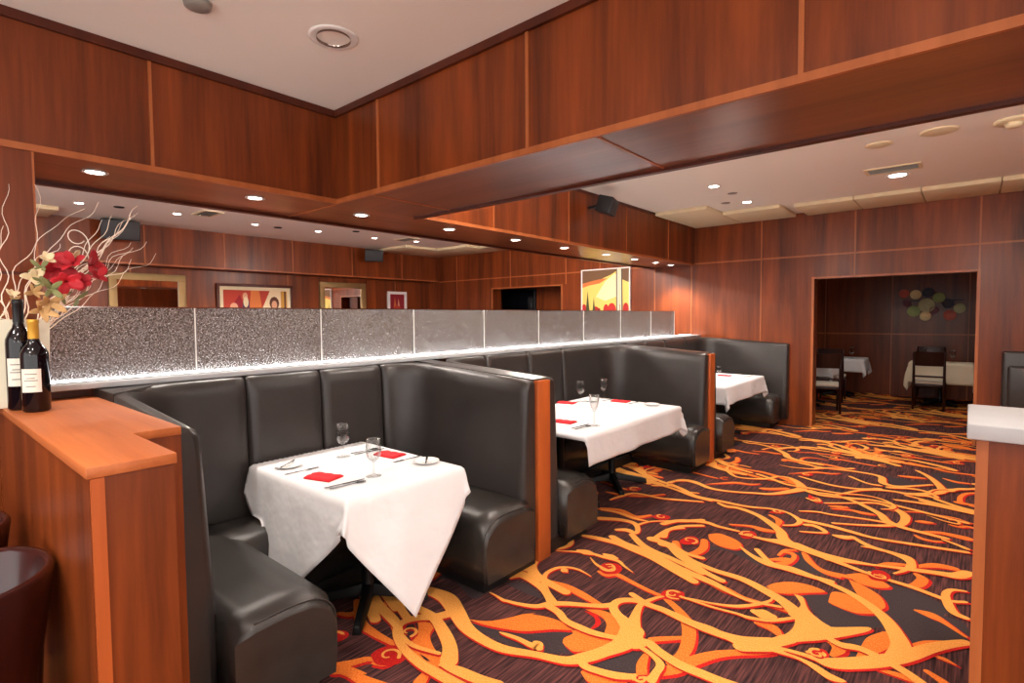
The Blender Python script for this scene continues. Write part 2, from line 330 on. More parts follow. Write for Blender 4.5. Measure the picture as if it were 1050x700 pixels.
('c',[(-0.71,3.318),(-0.67,3.365),(-0.59,3.46),(-0.562,3.414),(-0.564,3.345),(-0.539,3.334),(-0.474,3.329),(-0.346,3.369),(-0.286,3.278),(-0.361,3.207),(-0.489,3.091),(-0.569,3.14),(-0.63,3.238)]),
('c',[(-0.428,3.024),(-0.288,3.215),(-0.322,3.02),(-0.36,2.883),(-0.414,2.829),(-0.431,2.89)]),
('O',[(-0.36,2.888,2),(-0.338,2.958,6),(-0.306,3.084,10),(-0.277,3.191,6)]),
('O',[(-0.49,2.951,5),(-0.46,2.945,7),(-0.441,2.901,6),(-0.454,2.833,3)]),
('Y',[(-0.802,2.62,8),(-0.697,2.688,5),(-0.655,2.723,3),(-0.574,2.742,3),(-0.51,2.748,4),(-0.448,2.755,8),(-0.353,2.837,9),(-0.274,2.924,9),(-0.194,3.03,8),(-0.115,3.173,7),(-0.045,3.274,6),(0.019,3.348,5)]),
('r',[(-0.557,2.776),(-0.535,2.833),(-0.489,2.851),(-0.465,2.805),(-0.494,2.744),(-0.533,2.739)]),
('Y',[(-0.549,2.777,2),(-0.515,2.814,2.5),(-0.485,2.807,2),(-0.497,2.763,1.5),(-0.521,2.759,1)]),
('Y',[(-1.069,3.801,4),(-0.959,3.666,4),(-0.882,3.64,4),(-0.819,3.659,3.5),(-0.657,3.607,4),(-0.506,3.544,5),(-0.381,3.445,6),(-0.3,3.34,7),(-0.249,3.226,8),(-0.216,3.109,9),(-0.228,2.984,9)]),
('c',[(-0.329,3.823),(-0.246,3.832),(-0.143,3.775),(-0.056,3.714),(-0.046,3.647),(-0.069,3.591),(0.018,3.558),(0.019,3.364),(-0.118,3.24),(-0.196,3.145),(-0.237,3.279),(-0.289,3.397),(-0.327,3.516),(-0.35,3.659)]),
('O',[(-0.187,3.555,2),(-0.158,3.554,5),(-0.116,3.545,7),(-0.067,3.51,4),(0.019,3.416,2)]),
('O',[(-0.187,3.133,3),(-0.118,3.23,5),(-0.031,3.312,3),(0.026,3.37,2)]),
('o',[(-0.543,3.787),(-0.444,3.885),(-0.347,3.808),(-0.323,3.762),(-0.375,3.71),(-0.471,3.706)]),
('o',[(-0.523,3.724),(-0.439,3.687),(-0.355,3.613),(-0.316,3.499),(-0.341,3.44),(-0.403,3.478),(-0.461,3.567)]),
('Y',[(-1.235,4.004,4),(-0.974,4.009,4),(-0.785,3.976,4),(-0.63,3.937,5),(-0.496,3.892,4),(-0.422,3.871,3)]),
('r',[(-0.44,3.856),(-0.422,3.953),(-0.374,3.976),(-0.334,3.927),(-0.332,3.851),(-0.376,3.814),(-0.42,3.809)]),
('Y',[(-0.414,3.884,1.5),(-0.384,3.886,1.5),(-0.358,3.876,1)]),
('Y',[(-0.342,3.858,3),(-0.294,3.852,4),(-0.219,3.84,4),(-0.11,3.802,4),(-0.05,3.785,3),(0.016,3.826,2.5)]),
('Y',[(-0.675,3.936,4),(-0.581,3.97,3),(-0.51,4,3),(-0.362,4.06,3),(-0.265,4.099,5),(-0.123,4.15,6),(-0.031,4.178,8),(0.023,4.271,7)]),
('Y',[(-0.529,4.306,2),(-0.453,4.328,3),(-0.331,4.293,4),(-0.258,4.209,4),(-0.273,4.076,3),(-0.323,3.969,1.5)]),
('O',[(-0.429,4.015,2),(-0.357,4.119,5),(-0.28,4.172,3)]),
('O',[(-0.214,4.059,4),(-0.182,4.006,6),(-0.204,3.896,6),(-0.247,3.846,3)]),
('O',[(-0.222,4.186,3),(-0.128,4.281,7),(-0.042,4.3,6)]),
('Y',[(0.017,3.623,4),(-0.03,3.648,5),(-0.057,3.739,5),(-0.07,3.863,4),(-0.045,3.946,3),(0.015,3.976,2)]),
('O',[(-0.815,3.952,3),(-0.756,3.833,4),(-0.663,3.753,4),(-0.528,3.758,5)]),
('c',[(-0.894,3.83),(-0.862,3.952),(-0.795,3.911),(-0.734,3.78),(-0.634,3.711),(-0.534,3.73),(-0.671,3.681),(-0.781,3.69),(-0.893,3.684)]),
('O',[(-0.919,3.885,3),(-0.871,3.894,4),(-0.846,3.825,3),(-0.868,3.722,5),(-0.903,3.676,4)]),
('O',[(-0.295,2.847,2),(-0.21,2.858,4),(-0.127,2.861,5)]),
('O',[(-0.098,3.129,1.5),(-0.056,3.128,3),(-0.01,3.106,0.6)]),
('Y',[(-1.593,4.549,3),(-1.511,4.512,5),(-1.423,4.534,5),(-1.262,4.472,5),(-1.131,4.355,6),(-1.029,4.232,7),(-0.975,4.103,8),(-0.872,4.026,7),(-0.744,3.996,6),(-0.615,3.975,6)]),
('Y',[(-1.135,4.009,3),(-1.063,4.013,5),(-0.964,4.057,7)]),
('r',[(-1.246,3.995),(-1.233,4.085),(-1.181,4.108),(-1.142,4.053),(-1.153,3.975),(-1.206,3.94)]),
('Y',[(-1.22,4.005,1.5),(-1.185,4.045,1.5),(-1.155,4.02,1)]),
('Y',[(-1.755,3.822,5),(-1.684,3.967,5),(-1.521,4.057,5),(-1.413,4.039,4),(-1.268,4.044,3)]),
('O',[(-1.362,4.145,2),(-1.234,4.207,4),(-1.147,4.196,7),(-1.081,4.209,5)]),
('o',[(-1.419,3.852),(-1.359,3.921),(-1.226,3.878),(-1.168,3.8),(-1.186,3.716),(-1.283,3.705),(-1.372,3.758)]),
('O',[(-1.548,3.577,5),(-1.478,3.458,6),(-1.391,3.446,6),(-1.361,3.589,6),(-1.404,3.732,5)]),
('r',[(-1.535,3.605),(-1.523,3.709),(-1.477,3.747),(-1.426,3.695),(-1.436,3.615),(-1.49,3.57)]),
('Y',[(-1.598,3.482,8),(-1.536,3.48,8),(-1.433,3.38,7),(-1.313,3.307,6),(-1.206,3.251,5),(-1.101,3.214,5)]),
('Y',[(-1.604,3.841,3),(-1.677,3.74,4),(-1.653,3.602,6)]),
('c',[(-1.384,3.694),(-1.287,3.684),(-1.155,3.759),(-0.996,3.692),(-0.977,3.585),(-1.114,3.627),(-1.256,3.659),(-1.346,3.55)]),
('Y',[(-1.163,3.769,2),(-1.067,3.682,4),(-0.959,3.63,7),(-0.859,3.623,5),(-0.734,3.613,5),(-0.6,3.616,5)]),
('O',[(-0.959,3.706,3),(-0.884,3.769,6),(-0.842,3.803,2)]),
('O',[(-0.934,3.807,2),(-0.92,3.918,3),(-0.868,3.961,2)]),
('c',[(-0.905,3.897),(-0.812,3.94),(-0.729,3.82),(-0.62,3.735),(-0.736,3.667),(-0.871,3.672),(-0.834,3.81)]),
('O',[(-0.801,3.933,3),(-0.737,3.813,4),(-0.656,3.733,4),(-0.573,3.718,3)]),
('Y',[(-2.143,4.81,3),(-2.112,4.97,3),(-1.991,5,5),(-1.794,4.901,5),(-1.62,4.921,4),(-1.431,5.015,4),(-1.31,5.084,5),(-1.202,5.261,7),(-1.143,5.431,8),(-1.265,5.658,5),(-1.393,5.693,3),(-1.496,5.504,4),(-1.701,5.408,3),(-1.828,5.524,4),(-1.903,5.697,3),(-1.842,5.852,3),(-1.721,5.844,2)]),
('Y',[(-2.109,4.772,5),(-1.965,4.7,5),(-1.8,4.599,5),(-1.586,4.608,5),(-1.383,4.617,4),(-1.206,4.686,3),(-1.077,4.671,3),(-0.972,4.551,4),(-0.976,4.44,3),(-1.041,4.374,2)]),
('O',[(-1.876,4.994,1),(-1.788,5.099,3),(-1.674,5.224,5),(-1.548,5.261,4),(-1.479,5.336,1)]),
('O',[(-1.427,5.2,5),(-1.352,5.242,6),(-1.249,5.344,5)]),
('c',[(-1.328,5.099),(-1.196,5.236),(-1.103,5.371),(-1.06,5.231),(-1.17,5.124)]),
('O',[(-1.18,4.539,3),(-1.1,4.468,5),(-1.078,4.356,3)]),
('Y',[(-0.917,4.488,4),(-0.865,4.51,5),(-0.796,4.464,4),(-0.78,4.405,3),(-0.916,4.325,2)]),
('Y',[(-2.232,4.64,4),(-2.111,4.738,4)]),
('r',[(-1.206,4.589),(-1.171,4.7),(-1.096,4.703),(-1.123,4.609)]),
('r',[(-1.059,5.289),(-0.978,5.213),(-0.928,5.146),(-0.969,5.101),(-1.034,5.167)]),
('r',[(-1.254,5.878),(-1.219,5.995),(-1.152,5.961),(-1.193,5.87)]),
('Y',[(-2.106,3.249,4),(-2.007,3.273,6),(-1.854,3.289,6),(-1.712,3.266,6),(-1.55,3.235,7),(-1.355,3.155,7),(-1.226,3.098,6)]),
('Y',[(-1.841,3.486,5),(-1.705,3.375,6),(-1.595,3.328,6),(-1.465,3.305,5),(-1.227,3.233,5)]),
('Y',[(-1.972,3.498,4),(-1.911,3.54,6),(-1.837,3.529,4),(-1.859,3.611,4),(-1.937,3.694,5),(-2.05,3.689,6),(-2.186,3.614,7)]),
('Y',[(-1.68,3.505,5),(-1.68,3.697,4),(-1.633,3.859,4),(-1.513,3.978,4)]),
('Y',[(-1.696,3.511,8),(-1.553,3.501,5),(-1.419,3.439,4),(-1.305,3.437,4)]),
('r',[(-1.89,3.911),(-1.873,3.995),(-1.795,4.012),(-1.765,3.959),(-1.808,3.888)]),
('Y',[(-1.899,3.674,3),(-1.853,3.806,2),(-1.746,3.903,3),(-1.646,3.985,5),(-1.554,4.087,5)]),
('Y',[(-2.275,3.787,3),(-2.151,3.816,4),(-1.986,3.787,4),(-1.876,3.796,2)]),
('O',[(-2.306,3.812,5),(-2.158,3.883,5),(-1.993,3.827,6),(-1.917,3.936,3)]),
('Y',[(-2.345,4.043,2),(-2.32,4.175,4),(-2.256,4.332,4),(-2.028,4.357,4),(-1.897,4.408,4),(-1.711,4.495,3)]),
('Y',[(-2.665,4.794,3),(-2.46,4.688,5),(-2.257,4.704,4),(-2.042,4.668,4),(-1.819,4.583,4),(-1.667,4.569,4)]),
('O',[(-2.482,4.219,3),(-2.353,4.234,5),(-2.171,4.325,4),(-2.053,4.479,3)]),
('Y',[(-2.05,4.724,2),(-2.153,4.769,3),(-2.148,4.872,3),(-2.047,4.988,6),(-1.887,4.953,5)]),
('Y',[(-1.36,6.341,3),(-1.115,6.294,4),(-0.856,6.348,4),(-0.64,6.303,5),(-0.589,6.072,6),(-0.459,6.049,4),(-0.238,6.293,3)]),
('Y',[(-0.867,6.12,3),(-0.71,5.974,3),(-0.604,5.963,4)]),
('Y',[(-1.245,5.813,3),(-0.966,5.701,4),(-0.743,5.725,4),(-0.592,5.848,5)]),
('Y',[(-0.38,6.772,3),(-0.291,6.622,4),(-0.205,6.384,5),(-0.159,6.11,6),(-0.258,5.942,6),(-0.382,5.841,6),(-0.491,5.84,4),(-0.624,5.792,5),(-0.736,5.67,3),(-0.835,5.471,3),(-0.906,5.356,3)]),
('c',[(-0.593,6.377),(-0.484,6.36),(-0.353,6.33),(-0.251,6.314),(-0.462,6.079),(-0.553,6.168)]),
('O',[(-0.493,6.459,4),(-0.401,6.483,6),(-0.312,6.514,4)]),
('c',[(-0.272,6.762),(-0.118,6.871),(-0.052,6.711),(0.023,6.379),(-0.138,6.187),(-0.195,6.458)]),
('Y',[(-0.148,6.119,4),(-0.057,6.253,4),(0.023,6.331,3)]),
('O',[(-0.163,6.621,2),(-0.074,6.557,5),(0.023,6.569,3)]),
('Y',[(-1.159,5.418,5),(-0.978,5.326,5),(-0.76,5.391,5),(-0.585,5.452,4),(-0.408,5.414,4),(-0.187,5.353,4),(0.016,5.296,4)]),
('Y',[(-0.389,5.777,4),(-0.247,5.728,3),(-0.113,5.681,3),(0.015,5.66,3)]),
('Y',[(-0.901,5.114,2),(-0.739,5.247,3),(-0.577,5.379,4),(-0.446,5.333,5),(-0.355,5.169,6),(-0.369,4.938,5),(-0.493,4.922,4),(-0.632,4.897,3),(-0.795,4.854,3),(-0.911,4.844,3),(-1.019,4.776,2)]),
('Y',[(-0.762,4.658,3),(-0.61,4.74,3),(-0.463,4.839,4),(-0.369,4.938,4)]),
('Y',[(-0.974,4.572,5),(-0.804,4.581,5),(-0.637,4.554,5),(-0.481,4.529,4),(-0.245,4.577,4),(0.019,4.642,4)]),
('Y',[(-0.708,4.399,4),(-0.652,4.407,7),(-0.601,4.448,4)]),
('Y',[(-0.613,4.457,3),(-0.488,4.342,5),(-0.355,4.318,4),(-0.272,4.29,5),(-0.245,4.159,5)]),
('Y',[(-0.885,4.068,5),(-0.73,4.008,5),(-0.576,4.007,4),(-0.442,4.027,3)]),
('O',[(-0.267,4.78,2),(-0.227,4.738,4),(-0.161,4.736,3),(-0.116,4.763,2)]),
('O',[(-0.216,4.9,4),(-0.122,4.95,5),(0.018,4.939,8)]),
('Y',[(-0.108,4.798,3),(-0.034,4.751,3),(0.019,4.708,4)]),
('O',[(-0.278,5.107,3),(-0.238,5.131,6),(-0.188,5.15,3)]),
('O',[(-0.857,5.073,3),(-0.8,5.094,6),(-0.745,5.128,3)]),
('r',[(-1.036,5.222),(-0.962,5.171),(-0.912,5.105),(-0.97,5.084)]),
('c',[(-1.136,5.314),(-1.09,5.352),(-1.048,5.212),(-1.104,5.167)]),
]
BRANCHES = [((-3.3, 0.388, 2.215), (0, -0.02, 0.0), 0.003), ((-3.3, 0.488, 2.224), (0, 0.03, 0.0), 0.003), ((-3.1, 0.343, 1.996), (0, -0.03, 0), 0.003), ((-3.25, 0.644, 2.138), (0, -0.1, 0.05), 0.003), ((-3.2, 0.706, 2.159), (0, -0.06, 0.06), 0.003), ((-3.2, 0.546, 1.952), (0, -0.06, 0.05), 0.003), ((-3.15, 0.747, 2.097), (0, 0.01, 0.02), 0.0035), ((-3.2, 0.862, 2.168), (0, 0.01, 0.02), 0.004), ((-3.1, 0.806, 2.099), (0, 0.01, 0.02), 0.0035), ((-3.2, 0.764, 2.021), (0, 0.01, 0.02), 0.003), ((-3.15, 0.873, 1.993), (0, 0.01, 0.02), 0.003), ((-3.1, 0.793, 1.957), (0, 0.01, 0.02), 0.003), ((-3.2, 0.828, 1.892), (0, 0.01, 0.02), 0.003), ((-3.1, 0.689, 2.065), (0, 0.01, 0.02), 0.0035), ((-3.25, 0.811, 2.099), (0, 0.01, 0.02), 0.004), ((-3.2, 0.331, 1.637), (0, 0.01, 0.02), 0.003), ((-3.05, 0.813, 2.112), (0, 0.01, 0.02), 0.003)]
FLOWERS = [((-3.081, 0.508, 1.826), (0.73, -0.23, 0.18), 0.075, 6, 'petal', 'flower'), ((-3.035, 0.562, 1.852), (0.44, -0.59, 0.37), 0.07, 6, 'petal', 'flower'), ((-3.079, 0.626, 1.851), (0.54, 0.4, 0.08), 0.07, 6, 'petal', 'flower'), ((-3.01, 0.527, 1.771), (0.69, 0.04, -0.18), 0.07, 5, 'petal', 'flower'), ((-3.034, 0.586, 1.766), (0.92, -0.08, 0.29), 0.065, 5, 'petal', 'flower'), ((-3.029, 0.643, 1.8), (0.44, 0.16, 0.17), 0.05, 4, 'petal', 'flower'), ((-3.074, 0.57, 1.89), (0.42, 0.27, 0.08), 0.035, 5, 'petal_pale', 'flower'), ((-3.024, 0.467, 1.861), (0.93, 0.11, 0.44), 0.04, 5, 'petal_pale', 'flower'), ((-3.063, 0.533, 1.869), (0.88, -0.16, 0.45), 0.03, 5, 'petal_pale', 'flower'), ((-3.005, 0.452, 1.768), (0.46, -0.46, -0.13), 0.05, 4, 'leaf', 'leaf'), ((-2.994, 0.471, 1.735), (0.66, 0.03, -0.06), 0.06, 4, 'leaf', 'leaf'), ((-3.049, 0.451, 1.824), (0.63, -0.25, 0.17), 0.05, 4, 'leaf', 'leaf'), ((-3.04, 0.426, 1.781), (0.94, 0.08, 0.44), 0.05, 5, 'petal_pale', 'flower'), ((-3.007, 0.465, 1.677), (0.99, 0.07, -0.17), 0.07, 5, 'husk', 'seed_pod'), ((-3.007, 0.438, 1.643), (0.98, 0.3, 0.16), 0.07, 5, 'husk', 'seed_pod'), ((-3.024, 0.418, 1.718), (0.53, 0.23, 0.16), 0.05, 5, 'husk', 'seed_pod'), ((-3.076, 0.351, 1.709), (0.44, 0.25, 0.49), 0.035, 5, 'petal_pale', 'flower'), ((-3.099, 0.365, 1.686), (0.88, -0.19, -0.18), 0.03, 5, 'husk', 'seed_pod'), ((-3.075, 0.516, 1.709), (0.86, 0.27, -0.26), 0.05, 3, 'leaf', 'leaf'), ((-3.036, 0.57, 1.696), (0.43, 0.12, -0.04), 0.05, 2, 'leaf', 'leaf')]
DISCS = [(-0.991, 1.989, 0.084, 'red'), (-0.809, 1.964, 0.089, 'cream'), (-0.618, 1.995, 0.095, 'navy'), (-0.457, 1.898, 0.093, 'green'), (-0.642, 1.756, 0.131, 'sage'), (-0.941, 1.8, 0.068, 'plum'), (-0.832, 1.648, 0.104, 'green'), (-0.652, 1.553, 0.088, 'cream'), (-0.523, 1.662, 0.072, 'plum'), (-0.326, 1.786, 0.091, 'navy'), (-0.157, 1.693, 0.089, 'sage'), (-0.293, 1.569, 0.097, 'red')]
# ------------------------------------------------------------------ floor with the patterned carpet
def build_floor():
    mb = MB()
    X0, X1, Y0, Y1 = -10.2, 4.2, -3.5, 13.2
    mb.add([(X0, Y0, 0), (X1, Y0, 0), (X1, Y1, 0), (X0, Y1, 0)], [(0, 1, 2, 3)], 0)
    mb.add([(X0, Y0, -.06), (X1, Y0, -.06), (X1, Y1, -.06), (X0, Y1, -.06)], [(3, 2, 1, 0)], 0)
    S = []
    for k, q in CARPET:
        cx = sum(p[0] for p in q)/len(q); cy = sum(p[1] for p in q)/len(q)
        S.append((k, q, 0, 0))
    L1, L2, p0 = (1.13, 1.47), (.06, 3.04), (-2.1, 1.75)
    det = L1[0]*L2[1]-L1[1]*L2[0]
    src = []
    for k, q in CARPET:
        cx = sum(p[0] for p in q)/len(q); cy = sum(p[1] for p in q)/len(q)
        dx, dy = cx-p0[0], cy-p0[1]
        a = (dx*L2[1]-dy*L2[0])/det; b = (L1[0]*dy-L1[1]*dx)/det
        if 0 <= a < 1 and 0 <= b < 1: src.append((k, q, cx, cy))
    for a in range(-4, 7):
        for b in range(-6, 9):
            sx, sy = a*L1[0]+b*L2[0], a*L1[1]+b*L2[1]
            if a == 0 and b == 0: continue
            for k, q, cx, cy in src:
                x, y = cx+sx, cy+sy
                if not (-3.0 < x < 3.2 and -.5 < y < 12.9): continue
                covered = -2.15 < x < .25 and 1.5 < y < 6.9 and not (x > -.3 and y < 3.0)
                if covered: continue
                S.append((k, q, sx, sy))
    for a in range(-4, 7):
        for b in range(-6, 9):
            sx, sy = a*L1[0]+b*L2[0]+.52, a*L1[1]+b*L2[1]+.86
            for k, q, cx, cy in src:
                x, y = cx+sx, cy+sy
                if k in 'YO' and -3.0 < x < 3.2 and 5.0 < y < 12.9 and len(q) > 3: S.append(('O' if k == 'Y' and (a+b+len(q)) % 2 else k, [(p[0], p[1], p[2]*.8) for p in q], sx, sy))
    z = {'c': .0004, 'b': .0023}
    def poly(q, sx, sy, zz, mi):
        n = len(q); pts = [(p[0]+sx, p[1]+sy) for p in crom(list(q)+[q[0]], 4)[:-1]]
        mb.add([(p[0], p[1], zz) for p in pts], [tuple(range(len(pts)))], mi)
    def ribbon(q, sx, sy, zz, mi, grow=0):
        pts = crom(q, 7); L = []; R = []
        for i, p in enumerate(pts):
            a = pts[max(i-1, 0)]; b = pts[min(i+1, len(pts)-1)]
            dx, dy = b[0]-a[0], b[1]-a[1]; l = math.hypot(dx, dy) or 1; nx, ny = -dy/l, dx/l
            w = max(.002, p[2]*.01*.5*WK*(1+.22*max(0, min(1, (p[1]+sy-3.6)/3))))+grow
            L.append((p[0]+nx*w+sx, p[1]+ny*w+sy, zz)); R.append((p[0]-nx*w+sx, p[1]-ny*w+sy, zz))
        n = len(pts); mb.add(L+R, [(i, i+1, n+i+1, n+i) for i in range(n-1)], mi)
        for e, p in ((0, pts[0]), (1, pts[-1])):     # rounded ends
            w = max(.002, p[2]*.01*.5*WK)+grow
            if w > .008:
                o_ = pts[1] if e == 0 else pts[-2]; a0 = math.atan2(p[1]-o_[1], p[0]-o_[0])
                mb.add([(p[0]+sx+w*math.cos(a0+t), p[1]+sy+w*math.sin(a0+t), zz) for t in [-math.pi/2+k*math.pi/7 for k in range(8)]], [tuple(range(8))], mi)
    WK = .95
    for k, q, sx, sy in list(S):
        if k != 'r': continue
        cx = sum(p[0] for p in q)/len(q); cy = sum(p[1] for p in q)/len(q); R0 = min(.09, .33*max(max(p[0] for p in q)-min(p[0] for p in q), max(p[1] for p in q)-min(p[1] for p in q)))
        S.append(('Y', [(cx+R0*(1-t/7.5)*math.cos(t+cx*9), cy+R0*(1-t/7.5)*math.sin(t+cx*9), 1.9-.2*t) for t in [.55*i for i in range(11)]], sx, sy))
    j = 0
    for k, q, sx, sy in S:
        j += 1; e = j*1.2e-6
        rx, ry = sx+.017, sy-.011
        if k == 'c': poly(q, sx, sy, .0004+e, 2)
        elif k == 'o': poly(q, rx, ry, .0014+e, 3); poly(q, sx, sy, .0024+e, 4)
        elif k == 'O': ribbon(q, rx, ry, .0014+e, 3); ribbon(q, sx, sy, .0024+e, 4)
        elif k == 'r': poly(q, sx, sy, .0034+e, 3)
        elif k == 'R': ribbon(q, sx, sy, .0034+e, 3)
        elif k == 'b': poly(q, sx, sy, .0044+e, 0)
        elif k == 'Y': ribbon(q, sx+.013, sy-.009, .0054+e, 3); ribbon(q, sx, sy, .0064+e, 5)
        elif k == 'y': poly(q, sx+.013, sy-.009, .0054+e, 3); poly(q, sx, sy, .0064+e, 5)
    from mathutils.geometry import tessellate_polygon
    F2, M2 = [], []
    for f, m_ in zip(mb.f, mb.m):
        if len(f) > 12:
            for t3 in tessellate_polygon([[Vector(mb.v[i]) for i in f]]): F2.append(tuple(f[i] for i in t3)); M2.append(m_)
        else: F2.append(f); M2.append(m_)
    mb.f, mb.m = F2, M2
    me = bpy.data.meshes.new('floor'); me.from_pydata(mb.v, [], mb.f)
    for q in ('cp_base', 'cp_base', 'cp_char', 'cp_red', 'cp_orange', 'cp_yellow'): me.materials.append(M[q])
    me.polygons.foreach_set('material_index', mb.m)
    bm = bmesh.new(); bm.from_mesh(me)
    for f in bm.faces:
        if f.normal.z < 0 and f.calc_center_median().z > -.01: f.normal_flip()
    bm.to_mesh(me); bm.free()
    o = bpy.data.objects.new('floor', me); COL.objects.link(o); o['kind'] = 'structure'
build_floor()

# ------------------------------------------------------------------ room shell
XL, EW, XB = -3.406, 8.51, -9.85
struct('ceiling', BX(-10.2, 4.2, -3.5, 13.2, ZC, ZC+.12), 'plaster')
# end wall: split round its two openings; faces towards the camera at y = EW
ew = MB()
for a in [(-10.2, -7.81, 0, ZC), (-7.81, -6.0, 2.2, ZC), (-6.0, -1.69, 0, ZC), (-1.69, .06, 2.105, ZC), (.06, 4.2, 0, ZC)]:
    ew.box(a[0], a[1], EW, EW+.28, a[2], a[3])
struct('wall_end', ew, 'wood')
ac = MB(); ac.box(-3.6, 2.2, 12.9, 13.1, 0, ZC); ac.box(-3.7, -3.6, EW+.28, 13.1, 0, ZC); ac.box(2.2, 2.3, EW+.28, 13.1, 0, ZC)
struct('wall_alcove', ac, 'wood')
struct('wall_far_left', BX(XB-.15, XB, -3.5, EW+1.5, 0, ZC), 'wood')
struct('wall_closet', BX(-10, -5.3, 9.5, 9.6, 0, ZC), 'wood')
struct('wall_bulkhead_far_left', BX(XB, -9.55, -3.5, EW, 2.43, ZC), 'wood')
# soffit over the glass and the cross beam
struct('wall_bulkhead_glass', BX(-4.13, XL, -3.5, EW, ZS, ZC), 'wood')
struct('wall_bulkhead_cross', BX(XL, 4.2, 2.108, 2.81, ZS, ZC), 'wood')
struct('wall_soffit_skin', BX(-4.12, XL-.01, .50, EW, ZS-.012, ZS), 'wood_y')
struct('wall_soffit_skin_cross', BX(XL-.01, 4.2, 2.12, 2.80, ZS-.012, ZS), 'wood_x')
struct('wall_right', BX(4.2, 4.3, 2.11, 13.2, 0, ZC), 'wood')
struct('wall_pier', BX(-4.13, XL, -3.5, .49, 0, ZS), 'wood')
struct('wall_low_divider', BX(-3.52, -3.40, .49, EW, 0, 1.27), 'wood')
# trims
t = .012
trim(XL-.002, XL+.014, -3.5, 2.094, ZS-.016, ZS+.016)             # bottom edge of left bulkhead
trim(XL, 4.2, 2.094, 2.110, ZS-.016, ZS+.016)                     # bottom edge of cross beam, near
trim(XL-.002, 4.2, 2.79, 2.83, ZS-.03, ZS+.0, 'wood_dark')        # far lower lip
trim(XL-.002, XL+.014, 2.83, EW, ZS-.016, ZS+.012)
trim(-4.15, -4.10, .5, EW, ZS-.03, ZS, 'wood_dark')
trim(XL, XL+.022, -3.5, 2.10, ZC-.045, ZC-.0005, 'wood_dark')
trim(XL, 4.2, 2.086, 2.108, ZC-.045, ZC-.0005, 'wood_dark')
trim(XL, XL+.018, 2.81, EW, ZC-.03, ZC-.0005, 'wood_dark')
trim(-4.1, -3.42, 2.10, 2.115, ZS-.016, ZS-.012)                  # joints in the soffit skins
trim(-1.30, -1.285, 2.12, 2.79, ZS-.016, ZS-.012)
trim(-3.0, -2.985, 2.12, 2.79, ZS-.016, ZS-.012)
for y in (.987, -.6): trim(XL, XL+.008, y-.008, y+.008, ZS+.016, ZC-.045)
for x in (-2.915, -1.687, -.469, .8): trim(x-.009, x+.009, 2.10, 2.108, ZS+.016, ZC-.045)
for y in (3.734, 4.966, 6.273, 7.542): trim(XL, XL+.008, y-.007, y+.007, ZS+.012, ZC-.03)
trim(XL-.03, XL+.004, .488, .496, 1.1, ZS-.016)                   # pier edge
trim(XL-.001, XL+.002, -3.5, .488, 1.815, 1.83, 'wood_dark')
for x, a, b in ((-3.444, 0, 2.42), (-2.384, 0, ZC), (-1.202, 2.12, ZC), (.016+.05, 2.12, ZC), (1.4, 0, ZC), (-4.08, 0, 2.40), (-5.9, 2.22, ZC), (-7.3, 2.22, ZC), (-8.9, 0, ZC), (-5.15, 0, ZC)):
    trim(x-.009, x+.009, EW-.008, EW, a, b)
trim(-3.40, 4.2, EW-.010, EW, 2.415, 2.437)
trim(-9.5, -4.14, EW-.010, EW, 2.415, 2.437)
for x0, x1, zt in ((-1.69, .06, 2.105), (-7.81, -6.0, 2.2)):      # opening casings
    trim(x0-.02, x0+.012, EW-.014, EW+.0, 0, zt+.02)
    trim(x1-.012, x1+.02, EW-.014, EW+.0, 0, zt+.02)
    trim(x0+.012, x1-.012, EW-.014, EW+.0, zt-.008, zt+.02)
trim(-9.55, -9.53, -2, EW, 2.43, 2.455)
for y in (1.3, 2.618, 3.764, 4.958, 6.213, 7.463): trim(-9.55, -9.542, y-.01, y+.01, 2.455, ZC)
for y in (2.5, 5.004, 7.499): trim(XB, XB+.008, y-.01, y+.01, 0, 2.43)
trim(-3.6, 2.2, 12.885, 12.9, 1.19, 1.22)
for x in (-2.325, -1.18, -.02, 1.1): trim(x-.009, x+.009, 12.888, 12.9, 0, ZC)
# light ledge on top of the low wall, in front of and behind the glass
struct('trim_60', BX(-3.56, -3.285, .50, EW-.01, 1.262, 1.292), 'stone', .004)
o = BX(-3.432, -3.424, .52, 8.40, 1.2925, 1.299).build('light_strip', 'strip')
tag(o, 'thin glowing white strip light running along the foot of the textured glass', 'light')

# ------------------------------------------------------------------ glass screen
gs = thing('glass_screen', (-3.44, .5, 1.292), 'long row of textured glass panes standing on the pale ledge behind the booths', 'screen')
ys = [.50, 1.179, 1.976, 2.793, 3.62, 4.449, 5.305, 6.177, 7.039, 7.83]
for a, b in zip(ys[:-1], ys[1:]):
    BX(-3.444, -3.434, a+.004, b-.004, 1.293, 1.665).build('glass_pane', 'tex_glass', gs)
BX(-3.446, -3.432, .50, 7.83, 1.664, 1.670).build('top_edge', 'chrome', gs)
for y in ys[1:]: BX(-3.446, -3.430, y-.003, y+.003, 1.293, 1.664).build('joint_strip', 'white_trim', gs)

